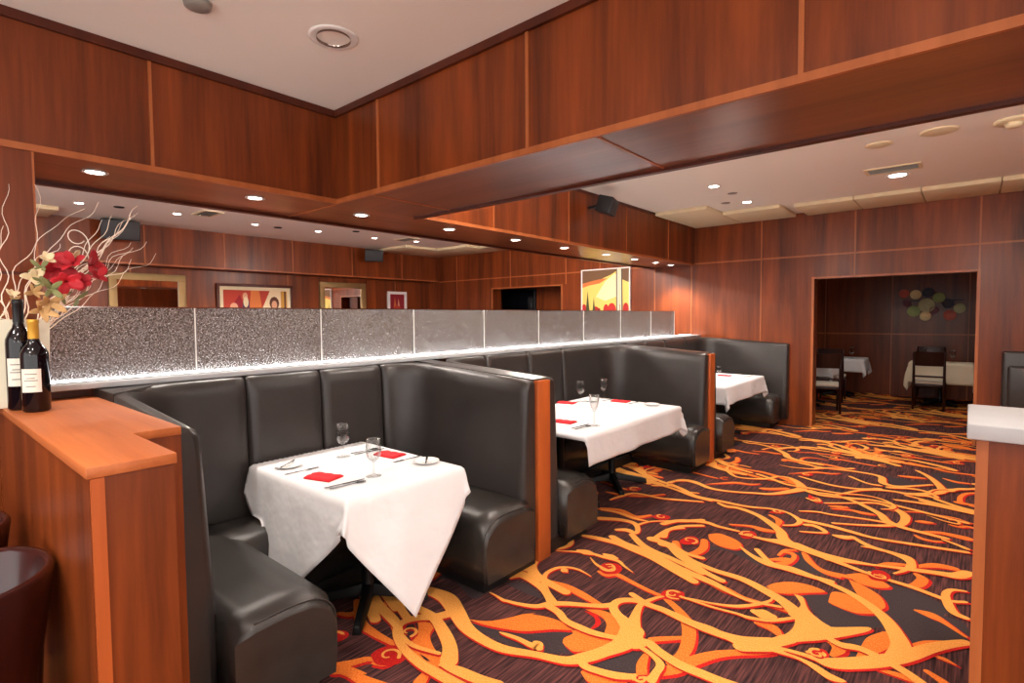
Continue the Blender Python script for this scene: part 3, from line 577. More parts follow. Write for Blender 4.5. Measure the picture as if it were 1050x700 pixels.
# ------------------------------------------------------------------ booths
ZT = 1.19
def u_path(xn, xf, y0, y1, xb, R=.34, k=8):
    P = [(xn+(xb+R-xn)*i/6, y0) for i in range(7)]
    P += [(xb+R-R*math.sin(a), y0+R-R*math.cos(a)) for a in [math.pi/2*i/k for i in range(1, k+1)]]
    n = 10; P += [(xb, y0+R+(y1-y0-2*R)*i/n) for i in range(1, n+1)]
    P += [(xb+R-R*math.cos(a), y1-R+R*math.sin(a)) for a in [math.pi/2*i/k for i in range(1, k+1)]]
    P += [(xb+R+(xf-xb-R)*i/6, y1) for i in range(1, 7)]
    return P
def resample(P, s0, s1, step=.05):
    acc = [0]
    for a, b in zip(P[:-1], P[1:]): acc.append(acc[-1]+math.dist(a, b))
    def at(s):
        s = max(0, min(acc[-1]-1e-6, s))
        for i in range(len(acc)-1):
            if acc[i+1] >= s:
                t = (s-acc[i])/(acc[i+1]-acc[i]); a, b = P[i], P[i+1]
                return (a[0]+(b[0]-a[0])*t, a[1]+(b[1]-a[1])*t), ((b[0]-a[0])/math.dist(a, b), (b[1]-a[1])/math.dist(a, b))
    s1 = min(s1, acc[-1])
    ss = [s0, s0+.006, s0+.02]; n = max(2, int((s1-s0-.04)/step))
    ss += [s0+.02+(s1-s0-.04)*i/n for i in range(1, n)]+[s1-.02, s1-.006, s1]
    return [at(s)+(min(s-s0, s1-s),) for s in ss], acc[-1]
def topz(x): return ZT+.070*max(0, min(1, (-2.117-x)/1.1))
def back_panel(P, s0, s1, root):
    R, _ = resample(P, s0, s1); rings = []
    for (p, d, e) in R:
        n = (d[1], -d[0])                       # towards the seat
        g = 1-max(0, 1-e/.02)**2*.30
        zt = topz(p[0])-(1-g)*.05
        prof = [(.0, .10), (.0, zt-.004), (.012, zt), (.045, zt), (.068, zt-.012), (.082, zt-.04), (.088, zt-.10), (.096, .95), (.112, .62), (.125, .40), (.125, .10)]
        rings.append([(p[0]+n[0]*q*(g if q > .02 else 1), p[1]+n[1]*q*(g if q > .02 else 1), z) for q, z in prof])
    return MB().loft(rings).build('backrest', 'leather', root, local=False)
def cushion(x0, x1, y0, y1, front, root, round_end=True, name='seat_cushion'):
    """front: '+y' '-y' or '+x' - side that faces the table; the end at the aisle (x1) is rounded."""
    rings = []; zt = .452
    if front in '+y-y':
        fy, by = (y1, y0) if front == '+y' else (y0, y1)
        s = 1 if front == '+y' else -1
        n = 12
        for i in range(n+1):
            t = i/n; x = x0+(x1-x0)*(1-(1-t)**1.6)
            e = max(0, 1-(x1-x)/.09); dz = -.055*e*e if round_end else 0; dy = .012*e*e
            pts = [(by, .085), (by, zt-.005+dz), (by+s*.08, zt+.012+dz), ((by+fy)/2, zt+.022+dz*1.05), (fy-s*.12, zt+.016+dz*1.1), (fy-s*(.06+dy), zt-.002+dz*1.2), (fy-s*(.02+dy), zt-.04+dz*1.1), (fy-s*dy, zt-.10+dz), (fy-s*dy, .20), (fy-s*(.01+dy), .085)]
            rings.append([(x, y, z) for y, z in pts])
    else:
        for i in range(9):
            y = y0+(y1-y0)*i/8
            pts = [(x0, .085), (x0, zt-.005), (x0+.08, zt+.012), ((x0+x1)/2, zt+.019), (x1-.10, zt+.012), (x1-.04, zt-.01), (x1-.01, zt-.05), (x1, zt-.11), (x1-.01, .085)]
            rings.append([(x, y, z) for x, z in pts])
    o = MB().loft(rings).build(name, 'leather_seat', root)
    if front in '+y-y' and round_end:
        s = 1 if front == '+y' else -1
        last = rings[-2]; path = [(p[0]+.004, p[1], p[2]+.001) for p in last[2:]]
        pth = crom(path, 4)
        MB().tube(pth, .0035, 6).build('piping', 'leather', o)
    return o
def booth(y0, y1, xn, xf, seams, label, near_depth=.515, far_depth=.515, xs=-2.05):
    xb = -3.325
    root = thing('booth_bench', (-2.7, (y0+y1)/2, 0), label, 'booth seat', 'black leather booths along the glass screen')
    P = u_path(xn, xf, y0, y1, xb)
    tot = sum(math.dist(a, b) for a, b in zip(P[:-1], P[1:]))
    cuts = [0]+[(xn-(xb+.34))+math.pi/2*.34+(y-y0-.34) for y in seams]+[tot]
    for a, b in zip(cuts[:-1], cuts[1:]): back_panel(P, a, b, root)
    cushion(-3.215, xs, y0+.115, y0+near_depth, '+y', root)
    cushion(-3.215, xs, y1-far_depth, y1-.115, '-y', root)
    cushion(-3.21, -2.80, y0+near_depth-.16, y1-far_depth+.16, '+x', root)
    b = MB(); b.box(-3.3, xs-.07, y0+.02, y0+near_depth-.06, 0, .10); b.box(-3.3, xs-.07, y1-far_depth+.06, y1-.02, 0, .10); b.box(-3.3, -2.78, y0+near_depth-.06, y1-far_depth+.06, 0, .10)
    b.build('plinth', 'black', root)
    return root
booth(.680, 2.698, -2.2, -2.117, [1.38, 1.86, 2.34], 'nearest black leather U-shaped booth, beside the wooden counter with bottles', near_depth=.545, far_depth=.56, xs=-2.035)
booth(2.852, 5.70, -2.117, -2.117, [3.45, 4.05, 4.62], 'middle black leather U-shaped booth between the two wooden end posts')
booth(5.86, 8.50, -2.117, -1.98, [6.5, 7.1, 7.8], 'farthest black leather U-shaped booth against the end wall')
def partition(y0, y1, label):
    r = thing('booth_partition', (-2.7, (y0+y1)/2, 0), label, 'partition', 'partitions between the booths')
    a, b = -3.325, -2.135
    MB().prism([(a, y0+.004, .0), (b, y0+.004, .0), (b, y0+.004, topz(b)-.012), (a, y0+.004, topz(a)-.012)], (0, y1-y0-.008, 0)).build('core', 'black', r)
    MB().prism([(a, y0+.002, topz(a)-.012), (b, y0+.002, topz(b)-.012), (b, y0+.002, topz(b)+.004), (a, y0+.002, topz(a)+.004)], (0, y1-y0-.004, 0)).build('top_cap', 'leather', r)
    BX(b, -2.098, y0+.010, y1-.010, 0, ZT-.004).build('end_post', 'wood_post', r, .003)
bf = [o for o in bpy.data.objects if o.name == 'booth_bench'][0]
MB().prism([(-3.395, .68, .1), (-3.02, .68, .1), (-3.34, 1.0, .1), (-3.395, 1.0, .1)], (0, 0, 1.158)).build('corner_top', 'leather', bf, .004)
partition(2.700, 2.850, 'wood-fronted partition between the nearest and the middle booth')
partition(5.702, 5.858, 'wood-fronted partition between the middle and the farthest booth')
# ------------------------------------------------------------------ tables
def pedestal_parts(root, cx, cy, sp=.30):
    MB().lathe([(.0, .72), (.10, .72), (.10, .70), (.034, .69), (.034, .10), (.05, .06), (.05, .045), (0, .045)], (cx, cy, 0), 20).build('pedestal', 'iron', root)
    for k in range(4):
        a = math.pi/4+k*math.pi/2; d = Vector((math.cos(a), math.sin(a), 0)); w = Vector((-d.y, d.x, 0))
        c = Vector((cx, cy, 0)); rings = []
        for u, hw, z0, z1 in ((.03, .036, .05, .115), (.15, .032, .035, .085), (sp, .028, .012, .055), (sp+.03, .024, .0, .045)):
            p = c+d*u
            rings.append([tuple(p-w*hw+Vector((0, 0, z0))), tuple(p+w*hw+Vector((0, 0, z0))), tuple(p+w*hw*.6+Vector((0, 0, z1))), tuple(p-w*hw*.6+Vector((0, 0, z1)))])
        MB().loft(rings, smooth=False).build('foot', 'iron', root, .004)
def table(x0, x1, y0, y1, label, group=None, peds=None, z=.742, feet=.30):
    r = thing('dining_table', ((x0+x1)/2, (y0+y1)/2, 0), label, 'table', group)
    BX(x0, x1, y0, y1, z-.03, z-.002).build('tabletop', 'chair_wood', r, .004)
    for cx, cy in (peds or [((x0+x1)/2, (y0+y1)/2)]): pedestal_parts(r, cx, cy, feet)
    return r
def tablecloth(x0, x1, y0, y1, label, drop=None, diamond=None, z=.75, m='cloth', group=None, n=64, seed=1):
    cx, cy, a, b = (x0+x1)/2, (y0+y1)/2, (x1-x0)/2, (y1-y0)/2
    rnd = random.Random(seed); ph = [rnd.uniform(0, 6.3) for _ in range(4)]
    V = []
    for j in range(n+1):
        for i in range(n+1):
            s, t_ = i/n*2-1, j/n*2-1
            if diamond: u, v = (s+t_)/2*diamond[0], (t_-s)/2*diamond[1]
            else:
                u = s*(a+(drop[1] if s > 0 else drop[0])); v = t_*(b+(drop[3] if t_ > 0 else drop[2]))
            qx, qy = max(-a, min(a, u)), max(-b, min(b, v)); dx, dy = u-qx, v-qy; d = math.hypot(dx, dy)
            if d < 1e-6: V.append((cx+u, cy+v, z)); continue
            ex, ey = dx/d, dy/d; R = .012
            if d < R*1.57: out = R*math.sin(d/R); dn = R*(1-math.cos(d/R))
            else: out = R; dn = R+d-R*1.57
            corner = abs(ex*ey)*2
            along = (v if abs(ex) > abs(ey) else u)
            wob = .010*math.sin(along*9+ph[0])+.006*math.sin(along*17+ph[1])
            k = min(1, dn/.25)
            out += dn*((.24 if ex > .3 else .13) if diamond else .06)+k*(.012+wob*(1-corner)+corner*.045*math.sin(math.atan2(abs(ey), abs(ex))*6-1.2))
            zz = z-dn
            X_ = cx+qx+ex*out; Y_ = cy+qy+ey*out
            if diamond:
                q_ = max(0, min(1, (-2.66-X_)/.3)); q_ = q_*q_*(3-2*q_); zz = max(zz, .488*q_)
                if ex > .3: Y_ -= dn*.20
            V.append((X_, Y_, zz))
    F = [(j*(n+1)+i, j*(n+1)+i+1, (j+1)*(n+1)+i+1, (j+1)*(n+1)+i) for j in range(n) for i in range(n)]
    mb = MB(); mb.add(V, F, 0, True); o = mb.build('tablecloth', m)
    so = o.modifiers.new('thick', 'SOLIDIFY'); so.thickness = .0015; so.offset = 1
    return tag(o, label, 'tablecloth', group)
table(-3.17, -2.18, 1.365, 2.105, 'table in the nearest booth, its black iron foot showing under the white cloth', peds=[(-2.55, 1.72)], feet=.30)
tablecloth(-3.17, -2.18, 1.365, 2.105, 'white cloth hanging in points, on the table of the nearest booth', diamond=(1.10, 1.0), seed=3)
table(-3.05, -2.06, 3.20, 4.83, 'long table in the middle booth, on black iron pedestals', peds=[(-2.56, 3.6), (-2.56, 4.45)])
tablecloth(-3.05, -2.06, 3.20, 4.83, 'white cloth with a short drop on the long table in the middle booth', drop=(.1, .22, .04, .2), seed=5)
table(-2.95, -2.19, 6.45, 7.96, 'table in the farthest booth under a white cloth', peds=[(-2.56, 7.2)])
tablecloth(-2.95, -2.19, 6.45, 7.96, 'white cloth on the table of the farthest booth', drop=(.1, .22, .22, .22), seed=8)

# ------------------------------------------------------------------ tableware
def goblet(x, y, label, z=.7515, s=1.0, flute=False):
    r = thing('wine_glass', (x, y, z), label, 'glass', 'glasses on the booth tables')
    k = s
    bowl = [(.005, .062), (.020, .072), (.031, .090), (.034, .112), (.033, .135), (.029, .165), (.0278, .165), (.0315, .135), (.0325, .112), (.0295, .092), (.019, .075), (.0, .070)]
    if flute: bowl = [(.004, .085), (.014, .095), (.023, .12), (.029, .15), (.030, .185), (.0288, .185), (.028, .15), (.022, .121), (.012, .098), (0, .094)]
    zb = bowl[0][1]
    MB().lathe([(q*k, h*k) for q, h in bowl], (x, y, z), 20).build('bowl', 'glass', r)
    MB().lathe([(0, 0), (.034*k, 0), (.034*k, .002*k), (.008*k, .006*k), (.0045*k, .012*k), (.004*k, zb*k*.95), (.008*k, (zb+.004)*k), (0, (zb+.004)*k)], (x, y, z), 16).build('stem', 'glass', r)
    return r
def napkin(x, y, rz, label, z=.7515, s=1.0):
    mb = MB(); L, w = .085*s, .055*s
    def P(u, v, h): return (x+u*math.cos(rz)-v*math.sin(rz), y+u*math.sin(rz)+v*math.cos(rz), z+h)
    rings = []
    for i in range(9):
        u = -L+2*L*i/8; b = .002*math.sin(i*2.1)
        rings.append([P(u, -w, .001), P(u, w, .001), P(u, w+.002, .009+b), P(u, w*.5, .013+b), P(u, w*.1, .016-b), P(u, w*.0, .012), P(u, -w*.5, .014+b), P(u, -w, .008)])
    mb.loft(rings)
    o = mb.build('folded_napkin', 'red'); return tag(o, label, 'napkin', 'red napkins on the booth tables')
def plate(x, y, label, z=.7515, r=.075):
    t_ = thing('bread_plate', (x, y, z), label, 'plate', 'bread plates on the booth tables')
    MB().lathe([(0, .004), (r*.62, .004), (r*.7, .007), (r, .014), (r*1.01, .016), (r*.98, .017), (r*.7, .010), (r*.6, .007), (0, .007)], (x, y, z), 32).build('dish', 'china', t_)
    MB().lathe([(0, 0), (r*.5, 0), (r*.5, .004), (0, .004)], (x, y, z), 24).build('foot_ring', 'china', t_)
    return t_
def cutlery(kind, x, y, rz, label, z=.7515, h=.004, s=1.0):
    mb = MB()
    def P(u, v, q=0): u *= s; v *= s; return (x+u*math.cos(rz)-v*math.sin(rz), y+u*math.sin(rz)+v*math.cos(rz), z+h+q)
    if kind == 'knife':
        mb.prism([P(-.11, -.006), P(-.02, -.004), P(-.01, -.009), (P(.07, -.010)), P(.105, -.002), P(.11, .006), P(-.01, .006), P(-.02, .004), P(-.11, .006)], (0, 0, .003))
    elif kind == 'fork':
        mb.prism([P(-.10, -.007), P(.02, -.003), P(.035, -.011), P(.05, -.012), P(.05, .012), P(.035, .011), P(.02, .003), P(-.10, .007)], (0, 0, .002))
        for v in (-.0105, -.0035, .0035, .0105): mb.prism([P(.05, v-.0016), P(.095, v-.001), P(.095, v+.001), P(.05, v+.0016)], (0, 0, .002))
    else:
        mb.prism([P(-.10, -.007), P(.03, -.003), P(.045, -.013), P(.065, -.018), P(.085, -.014), P(.095, 0), P(.085, .014), P(.065, .018), P(.045, .013), P(.03, .003), P(-.10, .007)], (0, 0, .003))
    o = mb.build(kind, 'steel')
    return tag(o, label, kind, 'cutlery on the booth tables')
goblet(-2.907, 1.80, 'wine glass standing toward the back of the nearest booth table', s=1.22)
goblet(-2.42, 1.68, 'wine glass at the centre front of the nearest booth table, by the aisle', s=1.22)
napkin(-2.60, 1.49, .30, 'red napkin on the near side of the nearest booth table')
napkin(-2.71, 2.00, .15, 'red napkin on the far side of the nearest booth table')
plate(-2.95, 1.475, 'bread plate at the near left corner of the nearest booth table')
plate(-2.40, 2.03, 'bread plate at the far right corner of the nearest booth table')
cutlery('knife', -2.41, 1.50, 1.45, 'knife beside the near napkin on the nearest table')
cutlery('spoon', -2.375, 1.50, 1.45, 'spoon beside the near knife on the nearest table')
cutlery('fork', -2.80, 1.48, 1.5, 'fork between bread plate and near napkin, nearest table')
cutlery('knife', -2.955, 1.475, 2.2, 'butter knife across the near left bread plate', h=.018, s=.8)
cutlery('knife', -2.87, 1.97, 1.5, 'knife beside the far napkin on the nearest table')
cutlery('spoon', -2.91, 1.96, 1.5, 'spoon beside the far knife on the nearest table')
cutlery('fork', -2.54, 2.0, -1.6, 'fork between far napkin and bread plate, nearest table')
cutlery('knife', -2.40, 2.03, 2.4, 'butter knife across the far right bread plate', h=.018, s=.8)
goblet(-2.93, 4.47, 'wine glass on the middle table, left one of the two at the back', s=1.25)
goblet(-2.86, 4.80, 'wine glass on the middle table, right one of the two at the back', s=1.25)
goblet(-2.20, 3.55, 'wine glass at the near aisle end of the middle table', s=1.3, flute=True)
napkin(-2.99, 4.32, .2, 'red napkin at the back left of the middle table, by a wine glass')
napkin(-2.62, 4.72, .1, 'red napkin toward the far end of the middle table')
napkin(-2.46, 3.52, .1, 'red napkin at the near end of the middle table')
plate(-2.86, 4.55, 'bread plate between the two back glasses on the middle table')
plate(-2.28, 4.70, 'bread plate at the far aisle corner of the middle table')
cutlery('knife', -2.26, 3.45, 1.5, 'knife by the near napkin on the middle table')
cutlery('spoon', -2.22, 3.42, 1.5, 'spoon by the near napkin on the middle table')
cutlery('fork', -2.47, 4.72, 1.5, 'fork beside the far napkin on the middle table')
cutlery('knife', -2.76, 4.72, 1.5, 'knife beside the far napkin on the middle table')
goblet(-2.62, 7.45, 'glass on the farthest booth table', s=.9)
napkin(-2.60, 7.62, .1, 'red napkin on the farthest booth table')
plate(-2.33, 7.72, 'bread plate on the farthest booth table')

# ------------------------------------------------------------------ counter on the left with bottles and vase
KZ = 1.22
lc = thing('wooden_counter', (-2.6, .45, 0), 'glossy reddish wooden counter end carrying wine bottles and a vase, at left', 'counter')
def Lshape(z0, z1, g=0, xl=XL+.002):
    return MB().prism([(xl, .322-g, z0), (-1.715+g, .322-g, z0), (-1.715+g, .530+g, z0), (-2.13+g, .530+g, z0), (-2.13+g, .675, z0), (xl, .675, z0)], (0, 0, z1-z0))
Lshape(0, KZ-.03, -.006).build('body', 'wood', lc)
Lshape(KZ-.03, KZ, 0).build('top', 'wood_top', lc, .002)
BX(-1.723, -1.713, .33, .36, 0, KZ-.031).build('edge_trim', 'wood_post', lc)
def bottle(x, y, H, r, foil, ztop, label, lab):
    b = thing('wine_bottle', (x, y, KZ), label, 'bottle', 'wine bottles on the wooden counter')
    prof = [(0, .004), (r*.85, 0), (r, .008), (r, H*.60), (r*.97, H*.64), (r*.75, H*.70), (r*.48, H*.745), (r*.37, H*.79), (r*.36, H*.99), (0, H*.99)]
    MB().lathe(prof, (x, y, KZ), 28).build('glass_body', 'bottle', b)
    MB().lathe([(r*.385, H*.79), (r*.40, H*.80), (r*.40, H*.955), (r*.43, H*.96), (r*.43, H*.985), (r*.40, H*1.0), (0, H*1.0)], (x, y, KZ), 24).build('capsule', foil, b)
    a0 = math.atan2(-y, -x)+lab; n = 12; rr = r*1.012; mb = MB()
    z0, z1 = KZ+H*.22, KZ+H*.47
    aa = [a0-.75+1.5*i/n for i in range(n+1)]
    mb.add([(x+rr*math.cos(a), y+rr*math.sin(a), z0) for a in aa]+[(x+rr*math.cos(a), y+rr*math.sin(a), z1) for a in aa], [(i, i+1, n+2+i, n+1+i) for i in range(n)], 0, True)
    lo = mb.build('label', 'label', b)
    rr = r*1.018
    for zz, w in ((.78, .45), (.60, .3), (.50, .5), (.25, .35)):
        mb = MB()
        h = (z1-z0)*.018; zc_ = z0+(z1-z0)*zz; aa = [a0-w+2*w*i/6 for i in range(7)]
        mb.add([(x+rr*math.cos(a), y+rr*math.sin(a), zc_-h) for a in aa]+[(x+rr*math.cos(a), y+rr*math.sin(a), zc_+h) for a in aa], [(i, i+1, 8+i, 7+i) for i in range(6)], 0)
        mb.build('printed_line', 'ink', lo)
bottle(-2.97, .405, .385, .047, 'foil_gold', 0, 'front wine bottle with gold capsule and cream label on the counter', -.35)
bottle(-3.09, .375, .47, .047, 'foil_black', 0, 'taller wine bottle with black capsule standing behind the gold-topped one', -.3)
vx, vy = -3.275, .37
va = thing('flower_vase', (vx, vy, KZ), 'square cream vase holding the dried branches on the counter', 'vase')
mb = MB()
rg = lambda s, z: [(vx+s*a, vy+s*b, z) for a, b in ((-1, -1), (1, -1), (1, 1), (-1, 1))]
mb.loft([rg(.105, KZ+.002), rg(.108, KZ+.03), rg(.118, KZ+.385), rg(.112, KZ+.385), rg(.09, KZ+.03)], smooth=False)
mb.build('vessel', 'vase', va)
mb = MB(); mb.box(vx-.096, vx+.096, vy-.096, vy+.096, KZ, KZ+.012); mb.build('base', 'vase', va)
fa = thing('flower_arrangement', (vx, vy, KZ+.2), 'arrangement of pale curly twigs and red silk flowers in the cream vase', 'flowers')
def branch(tip, r0=.004, wig=.02, seed=0, root=None, bend=(0, 0, 0), ctl=None):
    rnd = random.Random(seed); a = Vector(root or (vx, vy, KZ+.22)); b = Vector(tip); n = 14
    pts = []; d = (b-a); s = d.orthogonal().normalized(); w = d.normalized().cross(s)
    p1, p2 = rnd.uniform(0, 6), rnd.uniform(0, 6)
    for i in range(n*2+1):
        t_ = i/(n*2); k = math.sin(math.pi*t_)
        q = a+d*t_+Vector(bend)*k+(s*math.sin(t_*27+p1)+w*math.cos(t_*21+p2))*wig*min(1, t_*3)*.5
        pts.append(q)
    MB().tube(pts, [r0*(1-.65*i/(2*n)) for i in range(2*n+1)], 6).build('branch', 'twig', fa)
# tips given as points in the room near the vase
B = BRANCHES
for i in range(5):
    tt, bb, rr = B[7+i % 8]; rnd_ = random.Random(50+i)
    B = B+[((tt[0]+rnd_.uniform(-.1, .1), tt[1]+rnd_.uniform(-.06, .05), tt[2]+rnd_.uniform(-.14, .02)), bb, rr*.8)]
for i, (tip, bd, r0) in enumerate(B): branch(tip, r0, .024, i+3, bend=bd)
MB().tube([(-3.06+.02*math.sin(a*1.3), .585+.035*math.cos(a), 1.86+.05*math.sin(a)+.012*a) for a in [k*.35 for k in range(34)]], .0022, 6).build('curly_tendril', 'twig', fa)
def petal_flower(c, d, s, n, mname, name='flower', seed=0):
    rnd = random.Random(seed); d = Vector(d).normalized(); u = d.orthogonal().normalized(); w = d.cross(u); c = Vector(c); mb = MB()
    for k in range(n):
        a = 2*math.pi*k/n+rnd.uniform(-.3, .3); e = u*math.cos(a)+w*math.sin(a); g = e.cross(d); op = rnd.uniform(.5, 1.1); L = s*rnd.uniform(.9, 1.35)
        rows = []
        for i in range(6):
            t_ = i/5; hw = L*(.15 if mname in ('leaf', 'husk') else .27)*math.sin(math.pi*(.12+.83*t_))**.8
            m_ = c+e*(L*t_*math.sin(op))+d*(L*t_*math.cos(op)-L*.25*t_*t_)
            rows.append([m_-g*hw+d*.18*hw, m_-g*hw*.4, m_, m_+g*hw*.4, m_+g*hw+d*.18*hw])
        v = [p for r_ in rows for p in r_]
        f = [(a_*5+b_, a_*5+b_+1, a_*5+b_+6, a_*5+b_+5) for a_ in range(5) for b_ in range(4)]
        mb.add(v, f, 0, True)
    o = mb.build(name, mname, fa); so = o.modifiers.new('thick', 'SOLIDIFY'); so.thickness = .0015
    return o
for i, (c, d, s, n, mname, name) in enumerate(FLOWERS): petal_flower(c, d, s, n, mname, name, i)

# two tub chairs in front of the counter
def tub_chair(x, y, rz, label):
    r = thing('tub_chair', (x, y, 0), label, 'chair', 'dark red curved chairs in front of the counter', rz)
    n = 28; rings = []
    for i in range(n+1):
        a = math.radians(-125+250*i/n); k = abs(a)/math.radians(125)
        zt = .86-.10*max(0, k-.55)/.45; R0, R1 = .20, .262
        ca, sa = math.cos(a), math.sin(a); ring = []
        for R, z in ((R0, .40), (R0+.01, .6), (R1-.022, zt-.01), (R1-.014, zt), (R1-.002, zt+.002), (R1+.006, zt-.01), (R0+.034, .6), (R0+.022, .40)):
            ring.append((R*ca, R*sa, z))
        rings.append(ring)
    MB().loft(rings).build('curved_back', 'dark_red_wood', r, local=True)
    MB().lathe([(0, .40), (.19, .40), (.20, .42), (.195, .46), (.15, .475), (0, .475)], (0, 0, 0), 28).build('seat', 'black', r, local=True)
    for k in range(4):
        a = math.pi/4+k*math.pi/2; c, s = math.cos(a), math.sin(a)
        MB().tube([(.16*c, .16*s, .41), (.19*c, .19*s, .0)], [.02, .014], 8).build('leg', 'dark_red_wood', r, local=True)
tub_chair(-2.20, .055, 1.2, 'dark red curved-back chair at the lower left, nearer the counter corner')
tub_chair(-2.78, .02, 1.4, 'dark red curved-back chair at far left, mostly out of view behind the other')

# ------------------------------------------------------------------ right counter and booth behind it
rc = thing('service_counter', (.5, 2.75, 0), 'wooden service counter with pale stone top at the right edge', 'counter')
MB().prism([(RCX, 2.76, 0), (1.6, 2.76, 0), (1.6, 3.25, 0), (RCX, 3.25, 0)], (0, 0, 1.115)).build('body', 'wood', rc)
BX(RCX-.035, 1.65, 2.70, 3.30, 1.115, 1.175).build('countertop', 'stone', rc, .006)
BX(RCX-.006, RCX+.03, 2.748, 2.762, 0, 1.114).build('corner_trim', 'wood_trim', rc)
rb = thing('booth_bench', (1.0, 8.2, 0), 'black leather booth against the end wall behind the stone-topped counter', 'booth seat')
BX(.29, 1.9, 8.36, 8.50, 0, 1.16).build('backrest', 'leather', rb, .03, 4)
BX(.335, 1.9, 8.24, 8.355, .44, 1.0).build('back_cushion', 'leather', rb, .035, 4)
BX(.33, 1.9, 7.85, 8.355, .10, .435).build('seat_cushion', 'leather_seat', rb, .04, 4)

# ------------------------------------------------------------------ ceiling fittings
def downlight(x, y, z, label, group, W_, lit=True, r=.042, ang=125, name='ceiling_downlight'):
    t_ = thing(name, (x, y, z), label, 'light', group)
    MB().lathe([(r, -.0005), (r*1.45, -.001), (r*1.45, -.005), (r*1.3, -.008), (r, -.004)], (x, y, z), 24).build('ring', 'white_trim', t_)
    if lit:
        MB().lathe([(0, -.003), (r, -.003), (r, -.0015), (0, -.0015)], (x, y, z), 20).build('lens', 'lens', t_)
        ld = bpy.data.lights.new('lamp', 'SPOT'); ld.energy = W_; ld.color = WARM; ld.spot_size = math.radians(ang); ld.spot_blend = .7; ld.shadow_soft_size = .05
        lo = bpy.data.objects.new('lamp', ld); COL.objects.link(lo); lo.parent = t_; lo.location = (0, 0, -.03)
    return t_
soff = [(.78, 'nearest the left pier'), (1.64, 'second from the left pier'), (2.46, 'under the joint with the cross beam'), (3.39, 'first past the cross beam'), (4.33, 'second past the cross beam'), (5.22, 'third past the cross beam'), (6.17, 'fourth past the cross beam'), (6.95, 'third from the end wall'), (7.62, 'second from the end wall'), (8.15, 'closest to the end wall')]
for y, w in soff:
    downlight(-3.64, y, ZS-.012, 'soffit downlight above the glass, %s' % w, 'soffit downlights above the glass screen', SOFFIT_W*(2.2 if y > 8 else 1), ang=110)
zone2 = [(-2.215, 6.083, 'upper left, above the middle booth'), (-2.2, 7.202, 'near the end wall by the booths'), (-.613, 6.90, 'beside the long air vent at right')]
for x, y, w in zone2:
    downlight(x, y, ZC, 'ceiling downlight over the dining aisle, %s' % w, 'ceiling downlights over the aisle', SPOT_W, r=.05 if x < -1 else .075)
def fill(x, y, W_, label, drop=.30):  # lamp added out of view to brighten ceiling and walls
    r = thing('fill_lamp', (x, y, ZC), label, 'lamp', 'round pendant lamps')
    MB().lathe([(0, -.0005), (.06, -.0005), (.06, -.02), (.012, -.03), (.01, -drop+.09), (0, -drop+.09)], (x, y, ZC), 16).build('rod', 'chrome', r)
    MB().lathe([(0, .09)]+[(.09*math.sin(math.pi*k/12), .09*math.cos(math.pi*k/12)) for k in range(1, 12)]+[(0, -.09)], (x, y, ZC-drop), 24).build('globe', 'lens', r)
    ld = bpy.data.lights.new('lamp', 'POINT'); ld.energy = W_; ld.color = WARM; ld.shadow_soft_size = .1
    lo = bpy.data.objects.new('lamp', ld); COL.objects.link(lo); lo.parent = r; lo.location = (0, 0, -drop)
    r.children[1].visible_shadow = True
    return r
for x, y in ((-2.2, 3.12), (.2, 3.12), (2.6, 3.12)): fill(x, y, FILL_W*3.2, 'round pendant lamp over the aisle, added unseen above the cross beam to light the ceiling', .44)
for x, y in ((-1.6, -1.0), (1.2, -.6), (-.4, -2.4)): fill(x, y, FILL_W*.8, 'round pendant lamp in the near bay, added unseen behind the viewer', .5)
for x, y in ((-4.65, -.2), (-4.65, 2.6), (-4.65, 6.1)): fill(x, y, FILL_B, 'round pendant lamp beyond the glass, added unseen above the soffit to light the ceiling', .41)
for x, y in ((-1.6, -.2), (-.2, .9), (1.2, .0), (-2.6, -1.2)):  # unseen downlights added to light the near bay
    downlight(x, y, ZC, 'added unseen ceiling downlight lighting the near bay', 'added ceiling downlights of the near bay', SPOT_W*1.1)
t_ = downlight(-2.515, 1.556, ZC, 'unlit round recessed downlight with chrome reflector in the near ceiling', None, 0, lit=False, r=.085)
MB().lathe([(.085, -.002), (.082, .02), (.055, .05), (.0, .055)], (-2.515, 1.556, ZC-.012), 28).build('reflector', 'lens_off', t_)
o = MB().lathe([(0, -.028), (.04, -.028), (.055, -.022), (.06, 0), (0, 0)], (-2.704, .985, ZC), 24).build('smoke_detector', 'grey_metal')
tag(o, 'grey round detector at the top edge of the near ceiling', 'detector')
bk = [(-8.36, 1.62), (-8.26, 2.64), (-8.33, 3.74), (-8.24, 4.73), (-8.21, 5.81), (-8.2, 6.95)]
bk = [(-8.36, 1.62, 'left of the branches'), (-8.26, 2.66, 'second from the left'), (-8.33, 3.74, 'third from the left'), (-8.24, 4.73, 'fourth from the left'), (-8.21, 5.81, 'right of the speaker'), (-8.0, 6.6, 'by the cream ceiling panels')]
for x, y, w in bk: downlight(x, y, ZC, 'small downlight in the room beyond the glass, %s' % w, 'downlights beyond the glass', BACK_W, r=.045)
